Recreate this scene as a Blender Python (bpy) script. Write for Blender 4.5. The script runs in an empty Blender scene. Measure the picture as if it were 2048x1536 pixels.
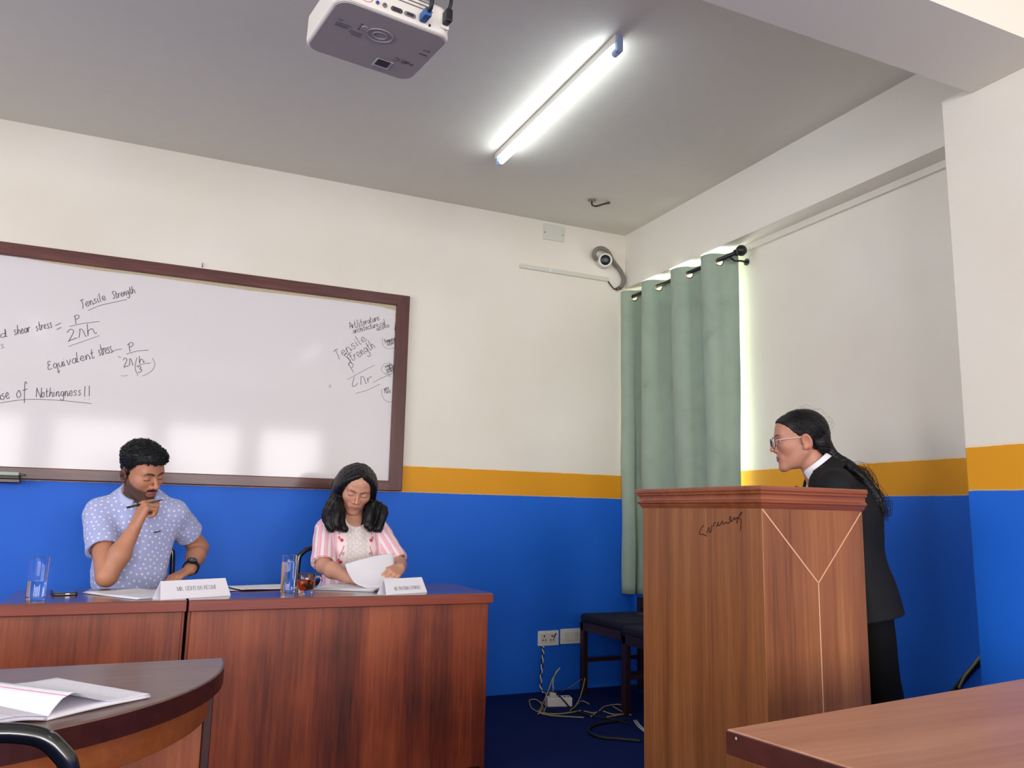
import bpy, math, random
import numpy as np
from mathutils import Vector, Matrix

random.seed(7)
rng = np.random.default_rng(7)
scene = bpy.context.scene
COL = scene.collection

# ------------------------------------------------------------------ camera, world, light, exposure
CAM = Vector((-2.9455, -4.6206, 1.07))
RX = Vector((0.90905176, -0.4161712, 0.02065026))
UP = Vector((-0.08491583, -0.13650929, 0.98699266))
FW = Vector((0.40793896, 0.89898095, 0.15943353))
FPX = 1611.9
cam_data = bpy.data.cameras.new('camera')
cam_data.sensor_width = 36.0
cam_data.lens = FPX / 2048.0 * 36.0
cam_data.clip_start = 0.02
cam = bpy.data.objects.new('camera', cam_data)
M3 = Matrix((RX, UP, -FW)).transposed()
cam.matrix_world = Matrix.Translation(CAM) @ M3.to_4x4()
COL.objects.link(cam)
scene.camera = cam

world = bpy.data.worlds.new('daylight')
scene.world = world
world.use_nodes = True
world.node_tree.nodes['Background'].inputs['Color'].default_value = (0.75, 0.86, 1.0, 1)
world.node_tree.nodes['Background'].inputs['Strength'].default_value = 1.0

scene.view_settings.view_transform = 'Standard'
scene.view_settings.look = 'None'
scene.view_settings.gamma = 1.0
scene.view_settings.use_curve_mapping = False
scene.view_settings.exposure = 0.45
scene.cycles.max_bounces = 10
scene.cycles.diffuse_bounces = 6
scene.cycles.caustics_reflective = False
scene.cycles.caustics_refractive = False
scene.cycles.sample_clamp_indirect = 6.0

H = 3.0165            # ceiling height
YR = -9.2             # rear wall
XL = -6.4             # wall on the far side of the room
XR = 0.1385           # window wall
SOF = 2.64            # underside of the beams
WIN = [(-5.75, -4.60), (-4.18, -2.95), (-2.62, -1.55), (-1.20, -0.25)]   # rear window bays; the outer two are invented, lamps included
WZ0, WZ1 = 1.05, 2.36


def window_light(name, loc, sx, sy, power, rot, color):
    d = bpy.data.lights.new(name, 'AREA')
    d.shape = 'RECTANGLE'
    d.size, d.size_y = sx, sy
    d.energy = power
    d.color = color
    o = bpy.data.objects.new(name, d)
    o.location = loc
    o.rotation_euler = rot
    COL.objects.link(o)
    return o


for i, (xa, xb) in enumerate(WIN):
    window_light('daylight_through_rear_window', ((xa + xb) / 2, YR + 0.012, (WZ0 + WZ1) / 2), xb - xa, WZ1 - WZ0,
                 58.0, (math.radians(90), 0, 0), (1.0, 0.95, 0.92))
for ya, yb in ((-5.9, -4.5), (-3.6, -2.2)):
    window_light('added_side_window_light', (XL + 0.012, (ya + yb) / 2, (WZ0 + WZ1) / 2), WZ1 - WZ0, yb - ya, 46.0, (0, math.radians(-90), 0), (0.97, 0.97, 1.0))  # added fill from unseen side windows, brightens the window wall and ceiling
# the window hidden behind the curtain
window_light('daylight_through_curtained_window', (XR + 0.045, -0.58, 1.74), 1.62, 0.74, 40.0,
             (0, math.radians(90), 0), (1.0, 0.97, 0.93))

# ------------------------------------------------------------------ helpers
ORG = {}


def S(r, g, b):
    """sRGB 0-255 to linear rgb"""
    out = []
    for c in (r, g, b):
        c /= 255.0
        out.append(c / 12.92 if c <= 0.04045 else ((c + 0.055) / 1.055) ** 2.4)
    return tuple(out)


def ray(px, py):
    return RX * ((px - 1024) / FPX) - UP * ((py - 768) / FPX) + FW


def at(px, py, axis, val):
    """the point of the plane axis = val seen at a pixel of the photograph"""
    d = ray(px, py)
    t = (val - CAM[axis]) / d[axis]
    return CAM + d * t


def tag(o, label=None, cat=None, group=None, kind=None):
    if label: o['label'] = label
    if cat: o['category'] = cat
    if group: o['group'] = group
    if kind: o['kind'] = kind
    return o


def thing(name, label, cat, loc=(0, 0, 0), group=None):
    o = bpy.data.objects.new(name, None)
    o.empty_display_size = 0.05
    COL.objects.link(o)
    o.location = loc
    ORG[o.name] = Vector(loc)
    tag(o, label, cat, group)
    return o


class MB:
    def __init__(self):
        self.v, self.f, self.sm = [], [], []

    def add(self, verts, faces, M=None, smooth=False):
        n = len(self.v)
        for p in verts:
            p = Vector(p)
            self.v.append(M @ p if M is not None else p)
        for f in faces:
            self.f.append(tuple(i + n for i in f))
            self.sm.append(smooth)
        return self

    def box(self, x0, y0, z0, x1, y1, z1, M=None):
        vs = [(x, y, z) for z in (z0, z1) for y in (y0, y1) for x in (x0, x1)]
        fs = [(0, 2, 3, 1), (4, 5, 7, 6), (0, 1, 5, 4), (2, 6, 7, 3), (0, 4, 6, 2), (1, 3, 7, 5)]
        return self.add(vs, fs, M)

    def prism(self, poly, z0, z1, M=None, smooth=False):
        n = len(poly)
        vs = [(x, y, z0) for x, y in poly] + [(x, y, z1) for x, y in poly]
        self.add(vs, [tuple(reversed(range(n))), tuple(range(n, 2 * n))], M)
        self.f_side(n, smooth)
        return self

    def f_side(self, n, smooth):
        b = len(self.v) - 2 * n
        for i in range(n):
            j = (i + 1) % n
            self.f.append((b + i, b + j, b + n + j, b + n + i))
            self.sm.append(smooth)

    def tube(self, pts, r, seg=10, caps=True, closed=False):
        pts = [Vector(p) for p in pts]
        n = len(pts)
        rad = r if isinstance(r, (list, tuple)) else [r] * n
        rings = []
        prev = None
        for i, p in enumerate(pts):
            if closed:
                t = pts[(i + 1) % n] - pts[(i - 1) % n]
            else:
                t = pts[min(i + 1, n - 1)] - pts[max(i - 1, 0)]
            t.normalize()
            if prev is None:
                a = Vector((0, 0, 1)) if abs(t.z) < 0.9 else Vector((1, 0, 0))
                u = (a - t * a.dot(t)).normalized()
            else:
                u = (prev - t * prev.dot(t)).normalized()
            prev = u
            w = t.cross(u)
            rings.append([p + (u * math.cos(2 * math.pi * k / seg) + w * math.sin(2 * math.pi * k / seg)) * rad[i] for k in range(seg)])
        vs = [q for ring in rings for q in ring]
        fs = []
        m = n if closed else n - 1
        for i in range(m):
            a, b = i * seg, ((i + 1) % n) * seg
            for k in range(seg):
                k2 = (k + 1) % seg
                fs.append((a + k, a + k2, b + k2, b + k))
        self.add(vs, fs, smooth=True)
        if caps and not closed:
            b = len(self.v) - n * seg
            self.f.append(tuple(b + k for k in reversed(range(seg)))); self.sm.append(False)
            self.f.append(tuple(b + (n - 1) * seg + k for k in range(seg))); self.sm.append(False)
        return self

    def lathe(self, prof, seg=32, M=None, caps=True, smooth=True):
        """profile of (r, z) turned about z; sharp corners split so that the shading stays crisp"""
        runs, run = [], [prof[0]]
        for i in range(1, len(prof)):
            run.append(prof[i])
            if i < len(prof) - 1:
                a = math.atan2(prof[i][1] - prof[i - 1][1], prof[i][0] - prof[i - 1][0])
                b = math.atan2(prof[i + 1][1] - prof[i][1], prof[i + 1][0] - prof[i][0])
                if abs((b - a + math.pi) % (2 * math.pi) - math.pi) > math.radians(38):
                    runs.append(run)
                    run = [prof[i]]
        runs.append(run)
        for r_ in runs:
            self.lathe_run(r_, seg, M, False, smooth)
        if caps:
            for (r, z), flip in ((prof[0], True), (prof[-1], False)):
                vs = [(r * math.cos(2 * math.pi * k / seg), r * math.sin(2 * math.pi * k / seg), z) for k in range(seg)]
                f = tuple(range(seg))
                self.add(vs, [f[::-1] if flip else f], M)
        return self

    def lathe_run(self, prof, seg=32, M=None, caps=True, smooth=True):
        n = len(prof)
        vs = [(r * math.cos(2 * math.pi * k / seg), r * math.sin(2 * math.pi * k / seg), z) for r, z in prof for k in range(seg)]
        fs = []
        for i in range(n - 1):
            for k in range(seg):
                k2 = (k + 1) % seg
                fs.append((i * seg + k, i * seg + k2, (i + 1) * seg + k2, (i + 1) * seg + k))
        self.add(vs, fs, M, smooth)
        if caps:
            b = len(self.v) - n * seg
            self.f.append(tuple(b + k for k in reversed(range(seg)))); self.sm.append(False)
            self.f.append(tuple(b + (n - 1) * seg + k for k in range(seg))); self.sm.append(False)
        return self

    def build(self, name, mat, parent=None, bevel=0.0, seg=2, smooth=False):
        me = bpy.data.meshes.new(name)
        org = ORG.get(parent.name, Vector()) if parent else Vector()
        me.from_pydata([tuple(p - org) for p in self.v], [], self.f)
        me.polygons.foreach_set('use_smooth', [bool(s or smooth) for s in self.sm])
        me.materials.append(mat)
        me.update()
        o = bpy.data.objects.new(name, me)
        COL.objects.link(o)
        if parent is not None:
            o.parent = parent
            ORG[o.name] = org
        if bevel > 0:
            b = o.modifiers.new('edge', 'BEVEL')
            b.width = bevel
            b.segments = seg
            b.limit_method = 'ANGLE'
            b.angle_limit = math.radians(40)
        return o


def spline(pts, n=8, closed=False):
    """Catmull-Rom through the points"""
    P = [Vector(p) for p in pts]
    out = []
    m = len(P)
    rngi = range(m if closed else m - 1)
    for i in rngi:
        if closed:
            p0, p1, p2, p3 = P[(i - 1) % m], P[i], P[(i + 1) % m], P[(i + 2) % m]
        else:
            p0, p1, p2, p3 = P[max(i - 1, 0)], P[i], P[i + 1], P[min(i + 2, m - 1)]
        for k in range(n):
            t = k / n
            out.append(0.5 * ((2 * p1) + (p2 - p0) * t + (2 * p0 - 5 * p1 + 4 * p2 - p3) * t * t + (3 * p1 - p0 - 3 * p2 + p3) * t ** 3))
    if not closed:
        out.append(P[-1])
    return out


def struct(o, label=None):
    o['kind'] = 'structure'
    if label: o['label'] = label
    return o


# ------------------------------------------------------------------ materials
def new_mat(name):
    m = bpy.data.materials.new(name)
    m.use_nodes = True
    nt = m.node_tree
    return m, nt, nt.nodes['Principled BSDF']


def plain(name, col, rough=0.5, metal=0.0, spec=0.5, coat=0.0, alpha=1.0, bump=0.0, bscale=200.0, vary=0.0):
    m, nt, b = new_mat(name)
    b.inputs['Base Color'].default_value = (*col, 1)
    b.inputs['Roughness'].default_value = rough
    b.inputs['Metallic'].default_value = metal
    b.inputs['Specular IOR Level'].default_value = spec
    b.inputs['Coat Weight'].default_value = coat
    b.inputs['Coat Roughness'].default_value = 0.1
    if bump > 0 or vary > 0:
        tc = nt.nodes.new('ShaderNodeTexCoord')
        nz = nt.nodes.new('ShaderNodeTexNoise')
        nz.inputs['Scale'].default_value = bscale
        nz.inputs['Detail'].default_value = 4
        nt.links.new(tc.outputs['Object'], nz.inputs['Vector'])
        if bump > 0:
            bp = nt.nodes.new('ShaderNodeBump')
            bp.inputs['Strength'].default_value = bump
            bp.inputs['Distance'].default_value = 0.002
            nt.links.new(nz.outputs['Fac'], bp.inputs['Height'])
            nt.links.new(bp.outputs['Normal'], b.inputs['Normal'])
        if vary > 0:
            mx = nt.nodes.new('ShaderNodeMix'); mx.data_type = 'RGBA'
            mx.inputs['A'].default_value = (*[c * (1 - vary) for c in col], 1)
            mx.inputs['B'].default_value = (*[min(1, c * (1 + vary)) for c in col], 1)
            nt.links.new(nz.outputs['Fac'], mx.inputs['Factor'])
            nt.links.new(mx.outputs['Result'], b.inputs['Base Color'])
    return m


def ramp(nt, stops, fac):
    r = nt.nodes.new('ShaderNodeValToRGB')
    e = r.color_ramp.elements
    while len(e) < len(stops):
        e.new(0.5)
    for el, (p, c) in zip(e, stops):
        el.position = p
        el.color = (*c, 1)
    nt.links.new(fac, r.inputs['Fac'])
    return r.outputs['Color']


def math_node(nt, op, a, b=None, c=None):
    n = nt.nodes.new('ShaderNodeMath')
    n.operation = op
    for i, x in enumerate((a, b, c)):
        if x is None: continue
        if isinstance(x, (int, float)):
            n.inputs[i].default_value = x
        else:
            nt.links.new(x, n.inputs[i])
    return n.outputs[0]


def wood(name, stops, grain='z', fine=70.0, band=9.0, rough=0.35, coat=0.2, stretch=0.05, bump=0.08, patch=0.3):
    """streaked veneer; grain runs along one world axis"""
    m, nt, b = new_mat(name)
    geo = nt.nodes.new('ShaderNodeNewGeometry')
    mp = nt.nodes.new('ShaderNodeMapping')
    sc = [1.0, 1.0, 1.0]
    sc['xyz'.index(grain)] = stretch
    mp.inputs['Scale'].default_value = sc
    nt.links.new(geo.outputs['Position'], mp.inputs['Vector'])

    def noise(scale, detail, rough_=0.55, dist=0.0, vec=mp.outputs['Vector']):
        n = nt.nodes.new('ShaderNodeTexNoise')
        n.inputs['Scale'].default_value = scale
        n.inputs['Detail'].default_value = detail
        n.inputs['Roughness'].default_value = rough_
        n.inputs['Distortion'].default_value = dist
        nt.links.new(vec, n.inputs['Vector'])
        return n.outputs['Fac']
    a = noise(band, 3, 0.5, 0.4)
    f = noise(fine, 6, 0.65, 0.2)
    p = noise(2.2, 3, 0.5, 0.0, geo.outputs['Position'])
    s = math_node(nt, 'MULTIPLY_ADD', f, 0.42, math_node(nt, 'MULTIPLY', a, 0.58))
    s = math_node(nt, 'MULTIPLY_ADD', math_node(nt, 'SUBTRACT', p, 0.5), patch, s)
    col = ramp(nt, stops, s)
    nt.links.new(col, b.inputs['Base Color'])
    b.inputs['Roughness'].default_value = rough
    b.inputs['Coat Weight'].default_value = coat
    b.inputs['Coat Roughness'].default_value = 0.15
    bp = nt.nodes.new('ShaderNodeBump')
    bp.inputs['Strength'].default_value = bump
    bp.inputs['Distance'].default_value = 0.001
    nt.links.new(f, bp.inputs['Height'])
    nt.links.new(bp.outputs['Normal'], b.inputs['Normal'])
    return m


def painted_wall(name):
    """cream above, an ochre band, blue dado: bands set by the height"""
    m, nt, b = new_mat(name)
    geo = nt.nodes.new('ShaderNodeNewGeometry')
    sep = nt.nodes.new('ShaderNodeSeparateXYZ')
    nt.links.new(geo.outputs['Position'], sep.inputs[0])
    n = nt.nodes.new('ShaderNodeTexNoise')
    n.inputs['Scale'].default_value = 1.3
    n.inputs['Detail'].default_value = 5
    nt.links.new(geo.outputs['Position'], n.inputs['Vector'])
    n2 = nt.nodes.new('ShaderNodeTexNoise')
    n2.inputs['Scale'].default_value = 25
    n2.inputs['Detail'].default_value = 3
    nt.links.new(geo.outputs['Position'], n2.inputs['Vector'])
    z = math_node(nt, 'MULTIPLY_ADD', math_node(nt, 'SUBTRACT', n2.outputs['Fac'], 0.5), 0.006, sep.outputs['Z'])
    cream = ramp(nt, [(0.3, S(229, 222, 206)), (0.7, S(238, 233, 221))], n.outputs['Fac'])
    ochre = ramp(nt, [(0.3, S(222, 150, 18)), (0.7, S(230, 160, 30))], n.outputs['Fac'])
    blue = ramp(nt, [(0.3, S(16, 98, 212)), (0.7, S(26, 109, 224))], n.outputs['Fac'])

    def mix(a, bb, thr):
        k = math_node(nt, 'GREATER_THAN', z, thr)
        mx = nt.nodes.new('ShaderNodeMix'); mx.data_type = 'RGBA'
        nt.links.new(k, mx.inputs['Factor'])
        nt.links.new(a, mx.inputs['A'])
        if isinstance(bb, tuple):
            mx.inputs['B'].default_value = (*bb, 1)
        else:
            nt.links.new(bb, mx.inputs['B'])
        return mx.outputs['Result']
    c = mix(blue, S(214, 170, 110), 1.1845)
    c = mix(c, ochre, 1.190)
    c = mix(c, S(240, 222, 190), 1.338)
    c = mix(c, cream, 1.346)
    # small paint chips on the dado
    v = nt.nodes.new('ShaderNodeTexVoronoi')
    v.inputs['Scale'].default_value = 2.6
    nt.links.new(geo.outputs['Position'], v.inputs['Vector'])
    chip = math_node(nt, 'LESS_THAN', v.outputs['Distance'], 0.012)
    low = math_node(nt, 'LESS_THAN', sep.outputs['Z'], 1.1)
    k = math_node(nt, 'MULTIPLY', chip, low)
    mx = nt.nodes.new('ShaderNodeMix'); mx.data_type = 'RGBA'
    nt.links.new(k, mx.inputs['Factor'])
    nt.links.new(c, mx.inputs['A'])
    mx.inputs['B'].default_value = (*S(190, 200, 225), 1)
    nt.links.new(mx.outputs['Result'], b.inputs['Base Color'])
    b.inputs['Roughness'].default_value = 0.55
    b.inputs['Specular IOR Level'].default_value = 0.35
    bp = nt.nodes.new('ShaderNodeBump')
    bp.inputs['Strength'].default_value = 0.12
    bp.inputs['Distance'].default_value = 0.004
    nt.links.new(n2.outputs['Fac'], bp.inputs['Height'])
    nt.links.new(bp.outputs['Normal'], b.inputs['Normal'])
    return m


def vcol_mat(name, rough=0.5, spec=0.4, sub=0.0, bump=0.0, bscale=300.0, sheen=0.0, stretch=None):
    m, nt, b = new_mat(name)
    a = nt.nodes.new('ShaderNodeAttribute')
    a.attribute_name = 'Col'
    nt.links.new(a.outputs['Color'], b.inputs['Base Color'])
    b.inputs['Roughness'].default_value = rough
    b.inputs['Specular IOR Level'].default_value = spec
    if sub > 0:
        b.inputs['Subsurface Weight'].default_value = sub
        b.inputs['Subsurface Radius'].default_value = (0.012, 0.005, 0.003)
        b.inputs['Subsurface Scale'].default_value = 0.5
    if sheen > 0:
        b.inputs['Sheen Weight'].default_value = sheen
    if bump > 0:
        geo = nt.nodes.new('ShaderNodeNewGeometry')
        mp = nt.nodes.new('ShaderNodeMapping')
        if stretch: mp.inputs['Scale'].default_value = stretch
        nt.links.new(geo.outputs['Position'], mp.inputs['Vector'])
        nz = nt.nodes.new('ShaderNodeTexNoise')
        nz.inputs['Scale'].default_value = bscale
        nz.inputs['Detail'].default_value = 4
        nt.links.new(mp.outputs['Vector'], nz.inputs['Vector'])
        bp = nt.nodes.new('ShaderNodeBump')
        bp.inputs['Strength'].default_value = bump
        bp.inputs['Distance'].default_value = 0.002
        nt.links.new(nz.outputs['Fac'], bp.inputs['Height'])
        nt.links.new(bp.outputs['Normal'], b.inputs['Normal'])
    return m


def glass(name, col=(1, 1, 1), rough=0.0, ior=1.45):
    m, nt, b = new_mat(name)
    b.inputs['Base Color'].default_value = (*col, 1)
    b.inputs['Roughness'].default_value = rough
    b.inputs['IOR'].default_value = ior
    b.inputs['Transmission Weight'].default_value = 1.0
    return m


def emit(name, col, strength):
    m, nt, b = new_mat(name)
    b.inputs['Base Color'].default_value = (*col, 1)
    b.inputs['Emission Color'].default_value = (*col, 1)
    b.inputs['Emission Strength'].default_value = strength
    return m


M_WALL = painted_wall('painted_plaster')
M_CREAM = plain('cream_plaster', S(234, 229, 216), 0.6, spec=0.3, bump=0.1, bscale=30)
M_CEIL = plain('ceiling_paint', S(226, 221, 209), 0.7, spec=0.2, bump=0.08, bscale=14, vary=0.035)
M_CARPET = plain('blue_carpet', S(18, 34, 84), 0.95, spec=0.1, bump=0.6, bscale=350, vary=0.25)
M_FRAME = wood('whiteboard_frame_wood', [(0.25, S(52, 20, 18)), (0.5, S(84, 38, 34)), (0.75, S(118, 64, 58))], 'x', 60, 16, 0.38, 0.15, 0.08)
M_FRAMEV = wood('whiteboard_frame_wood_upright', [(0.25, S(52, 20, 18)), (0.5, S(84, 38, 34)), (0.75, S(118, 64, 58))], 'z', 60, 16, 0.38, 0.15, 0.08)
M_PANEL = wood('table_front_veneer', [(0.26, S(58, 17, 8)), (0.42, S(100, 37, 18)), (0.56, S(132, 58, 28)), (0.76, S(158, 80, 44))], 'z', 95, 10, 0.40, 0.18, 0.045, patch=0.55)
M_TOP = wood('table_top_wood', [(0.2, S(70, 32, 26)), (0.5, S(98, 52, 42)), (0.8, S(122, 74, 60))], 'x', 60, 8, 0.22, 0.5, 0.06)
M_EDGE = wood('table_edge_wood', [(0.25, S(92, 28, 20)), (0.5, S(128, 52, 36)), (0.8, S(152, 78, 56))], 'x', 70, 12, 0.3, 0.4, 0.05)
M_LECT = wood('lectern_laminate', [(0.24, S(84, 46, 24)), (0.42, S(132, 79, 42)), (0.56, S(152, 95, 52)), (0.78, S(178, 120, 70))], 'z', 105, 17, 0.42, 0.05, 0.03, patch=0.15)
M_LECTX = wood('lectern_moulding', [(0.22, S(94, 44, 24)), (0.5, S(140, 74, 42)), (0.8, S(172, 102, 62))], 'x', 60, 12, 0.32, 0.25, 0.06)
M_DESK = wood('desk_laminate', [(0.22, S(140, 88, 66)), (0.5, S(172, 116, 90)), (0.8, S(196, 142, 114))], 'x', 60, 11, 0.4, 0.1, 0.05, patch=0.2)
M_DARKEDGE = wood('dark_edge_wood', [(0.25, S(34, 10, 6)), (0.5, S(58, 20, 13)), (0.8, S(80, 32, 20))], 'x', 60, 10, 0.38, 0.1, 0.06)
M_APRON = wood('apron_wood', [(0.25, S(112, 56, 26)), (0.5, S(140, 76, 38)), (0.8, S(165, 96, 54))], 'x', 70, 10, 0.3, 0.3, 0.05)
M_NEARP = wood('near_table_panel', [(0.22, S(112, 50, 26)), (0.45, S(150, 80, 46)), (0.62, S(178, 104, 62)), (0.8, S(208, 140, 94))], 'z', 80, 9, 0.35, 0.3, 0.05, patch=0.5)
M_BOARD = plain('whiteboard_enamel', S(225, 220, 220), 0.085, spec=0.22)
M_INK = plain('marker_ink', S(78, 77, 84), 0.6)
M_INKF = plain('faded_marker_ink', S(120, 118, 126), 0.6)
M_TORN = plain('torn_hardboard', S(196, 182, 150), 0.9, vary=0.2, bscale=60)
M_VOID = plain('dark_gap', S(40, 30, 26), 0.9)
M_WHITE = plain('white_plastic', S(232, 228, 220), 0.4)
M_OFFW = plain('aged_white_plastic', S(214, 212, 200), 0.45)
M_BLACK = plain('black_plastic', S(22, 22, 24), 0.4)
M_RUBBER = plain('black_rubber', S(18, 18, 20), 0.55)
M_PAPER = plain('white_paper', S(236, 234, 240), 0.7, spec=0.2)
M_CARD = plain('white_card', S(238, 236, 244), 0.6, spec=0.25)
M_PRINT = plain('print_black', S(40, 40, 46), 0.7)
M_STEEL = plain('steel', S(170, 170, 170), 0.3, metal=1.0)
M_CHROME = plain('brass_eyelet', S(198, 180, 150), 0.25, metal=1.0)
M_GLASS = glass('clear_glass', (0.98, 1, 1), ior=1.40)
M_WATER = glass('water', (0.97, 0.99, 1.0), ior=1.33)
M_TEA = glass('tea', S(190, 78, 22), ior=1.34)
M_BLKTUBE = plain('black_enamel_tube', S(10, 11, 12), 0.18, spec=0.6, coat=0.5)
M_UPH = plain('navy_upholstery', S(12, 15, 36), 0.9, bump=0.3, bscale=400)
M_CHWOOD = plain('dark_chair_wood', S(48, 23, 16), 0.4, vary=0.2, bscale=40)
M_GREYCON = plain('grey_conduit', S(126, 122, 112), 0.6)

# ------------------------------------------------------------------ the room
mb = MB(); mb.box(XL - 0.2, YR - 0.2, -0.1, XR + 0.25, 0.2, 0.0)
struct(mb.build('floor', M_CARPET))
mb = MB(); mb.box(XL - 0.2, YR - 0.2, H, XR + 0.25, 0.2, H + 0.12)
struct(mb.build('ceiling', M_CEIL))
mb = MB(); mb.box(XL - 0.2, 0.0, 0.0, XR + 0.25, 0.2, H)
struct(mb.build('wall_back', M_WALL))


def wall_with_holes(axis, pos, thick, a0, a1, z0, z1, holes, mat, name):
    """a slab in the plane axis = pos with rectangular openings (a0, a1, z0, z1)"""
    mb = MB()
    cuts = sorted({a0, a1} | {h[0] for h in holes} | {h[1] for h in holes})
    for i in range(len(cuts) - 1):
        ca, cb = cuts[i], cuts[i + 1]
        spans = [(z0, z1)]
        for h in holes:
            if h[0] <= ca + 1e-6 and h[1] >= cb - 1e-6:
                spans = [(z0, h[2]), (h[3], z1)]
        for s0, s1 in spans:
            if axis == 'x':
                mb.box(min(pos, pos + thick), ca, s0, max(pos, pos + thick), cb, s1)
            else:
                mb.box(ca, min(pos, pos + thick), s0, cb, max(pos, pos + thick), s1)
    return struct(mb.build(name, mat))


wall_with_holes('x', XR, 0.2, YR - 0.2, 0.0, 0.0, H, [(-0.97, -0.20, 0.92, 2.56)], M_WALL, 'wall_right')
wall_with_holes('x', XL, -0.2, YR - 0.2, 0.0, 0.0, H, [(-5.9, -4.5, WZ0, WZ1), (-3.6, -2.2, WZ0, WZ1)], M_WALL, 'wall_left')  # both openings added to go with the side fill light
wall_with_holes('y', YR, -0.2, XL, XR, 0.0, H, [(a, b, WZ0, WZ1) for a, b in WIN], M_WALL, 'wall_rear')

# beam along the window wall, cross beam on its column
mb = MB(); mb.box(0.0, -2.80, 2.6335, XR, 0.0, H)
struct(mb.build('trim_1', M_CREAM), 'cream beam over the curtained window wall')
mb = MB(); mb.box(XL, -3.102, SOF + 0.002, XR, -2.797, H)
struct(mb.build('trim_2', M_CREAM), 'deep cream beam crossing the ceiling')
mb = MB()
mb.box(-0.2725, -3.30, 0.0, XR, -2.667, 2.672)
struct(mb.build('wall_column', M_WALL, bevel=0.006), 'projecting painted pier under the cross beam')
mb = MB(); mb.box(0.118, -2.667, 2.6, XR, 0.0, 2.6335)
struct(mb.build('trim_3', M_CREAM), 'thin ledge under the window beam')


def casement(n, axis, a0, a1, z0, z1, pos, mull):
    t = MB()
    w = 0.045

    def bar(b0, b1, c0, c1):
        if axis == 'y':
            t.box(b0, pos - 0.03, c0, b1, pos + 0.03, c1)
        else:
            t.box(pos - 0.03, b0, c0, pos + 0.03, b1, c1)
    bar(a0, a1, z0, z0 + w); bar(a0, a1, z1 - w, z1)
    for k in range(mull + 1):
        c = a0 + (a1 - a0 - w) * k / mull
        bar(c, c + w, z0, z1)
    return struct(t.build('window_%d' % n, M_WHITE))


casement(1, 'x', -0.97, -0.20, 0.92, 2.56, XR + 0.09, 2)
for i, (a, b) in enumerate(WIN):
    casement(i + 2, 'y', a, b, WZ0, WZ1, YR - 0.03, 2)

for i, (a, b) in enumerate(((-5.9, -4.5), (-3.6, -2.2))):  # frames for the two added side windows
    casement(i + 6, 'x', a, b, WZ0, WZ1, XL - 0.03, 2)

# ------------------------------------------------------------------ tube lights
M_TUBE = emit('lit_tube', (0.88, 0.95, 1.0), 14.5)
M_CAPB = plain('bluish_lamp_holder', S(178, 200, 236), 0.35)


def tube_light(x, y0, y1, label):
    t = thing('tube_light', label, 'light', (x, (y0 + y1) / 2, H), 'fluorescent tubes on the ceiling')
    mb = MB(); mb.box(x - 0.016, y0, H - 0.032, x + 0.016, y1, H)
    mb.build('batten', M_WHITE, t, 0.002)
    mb = MB(); mb.tube([(x + 0.004, y0 + 0.05, H - 0.062), (x + 0.004, y1 - 0.05, H - 0.062)], 0.014, 16)
    mb.build('lamp_tube', M_TUBE, t)
    for a, b in ((y0 - 0.004, y0 + 0.014), (y1 - 0.014, y1 + 0.004)):
        mb = MB(); mb.box(x - 0.010, a, H - 0.070, x + 0.018, b, H - 0.001)
        s = 1 if b < (y0 + y1) / 2 else -1
        c0 = b if s > 0 else a
        mb.tube([(x + 0.004, c0, H - 0.062), (x + 0.004, c0 + s * 0.030, H - 0.062)], 0.0150, 16)
        mb.build('lamp_holder', M_CAPB, t, 0.002)
    return t


tube_light(-1.322, -2.03, -0.79, 'lit white tube light on grey ceiling between projector and corner')
tube_light(-1.20, -5.85, -4.62, 'lit tube light on the ceiling mirrored in the whiteboard beside the woman')
tube_light(-4.10, -5.95, -4.72, 'lit tube light on the ceiling mirrored in the whiteboard above the man')

# ceiling hook, cover plate, trunking, camera
t = thing('ceiling_hook', 'small rusty hook bolt sticking from the grey ceiling near the corner', 'hook', (-0.53, -0.46, H))
mb = MB(); mb.tube(spline([(-0.535, -0.46, H), (-0.535, -0.46, H - 0.03), (-0.51, -0.47, H - 0.038), (-0.46, -0.48, H - 0.018), (-0.42, -0.48, H - 0.004)], 5), 0.006, 8)
mb.build('bolt', plain('rusty_steel', S(92, 74, 60), 0.6, metal=0.6), t)
mb = MB(); mb.lathe([(0.004, H - 0.012), (0.022, H - 0.012), (0.022, H), (0.004, H)], 12, Matrix.Translation((-0.535, -0.46, 0)))
mb.build('washer', M_STEEL, t)

t = thing('cover_plate', 'pale square junction cover plate on the wall under the ceiling', 'cover plate', (-0.569, 0, 2.95))
mb = MB(); mb.box(-0.645, -0.008, 2.888, -0.488, 0.0, 2.996)
mb.build('plate', plain('cover_plate_paint', S(212, 214, 202), 0.5), t, 0.002)
for x in (-0.636, -0.500):
    mb = MB(); mb.lathe([(0.0045, 0), (0.0045, 0.004)], 10, Matrix.Translation((x, -0.008, 2.935)) @ Matrix.Rotation(math.radians(90), 4, 'X'))
    mb.build('screw', M_STEEL, t)

t = thing('cable_trunking', 'long white plastic cable trunking strip on the wall below the camera', 'trunking', (-0.48, 0, 2.67))
mb = MB(); mb.box(-0.816, -0.016, 2.662, -0.145, 0.0, 2.690)
mb.build('channel', M_OFFW, t, 0.002)
mb = MB(); mb.box(-0.60, -0.018, 2.661, -0.588, -0.001, 2.691)
mb.build('joint_clip', M_WHITE, t, 0.001)
mb = MB(); mb.tube([(-0.146, -0.008, 2.668), (-0.12, -0.012, 2.635), (-0.10, -0.016, 2.615), (-0.075, -0.02, 2.612)], 0.004, 8)
mb.build('tail_wire', M_RUBBER, t)

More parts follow.
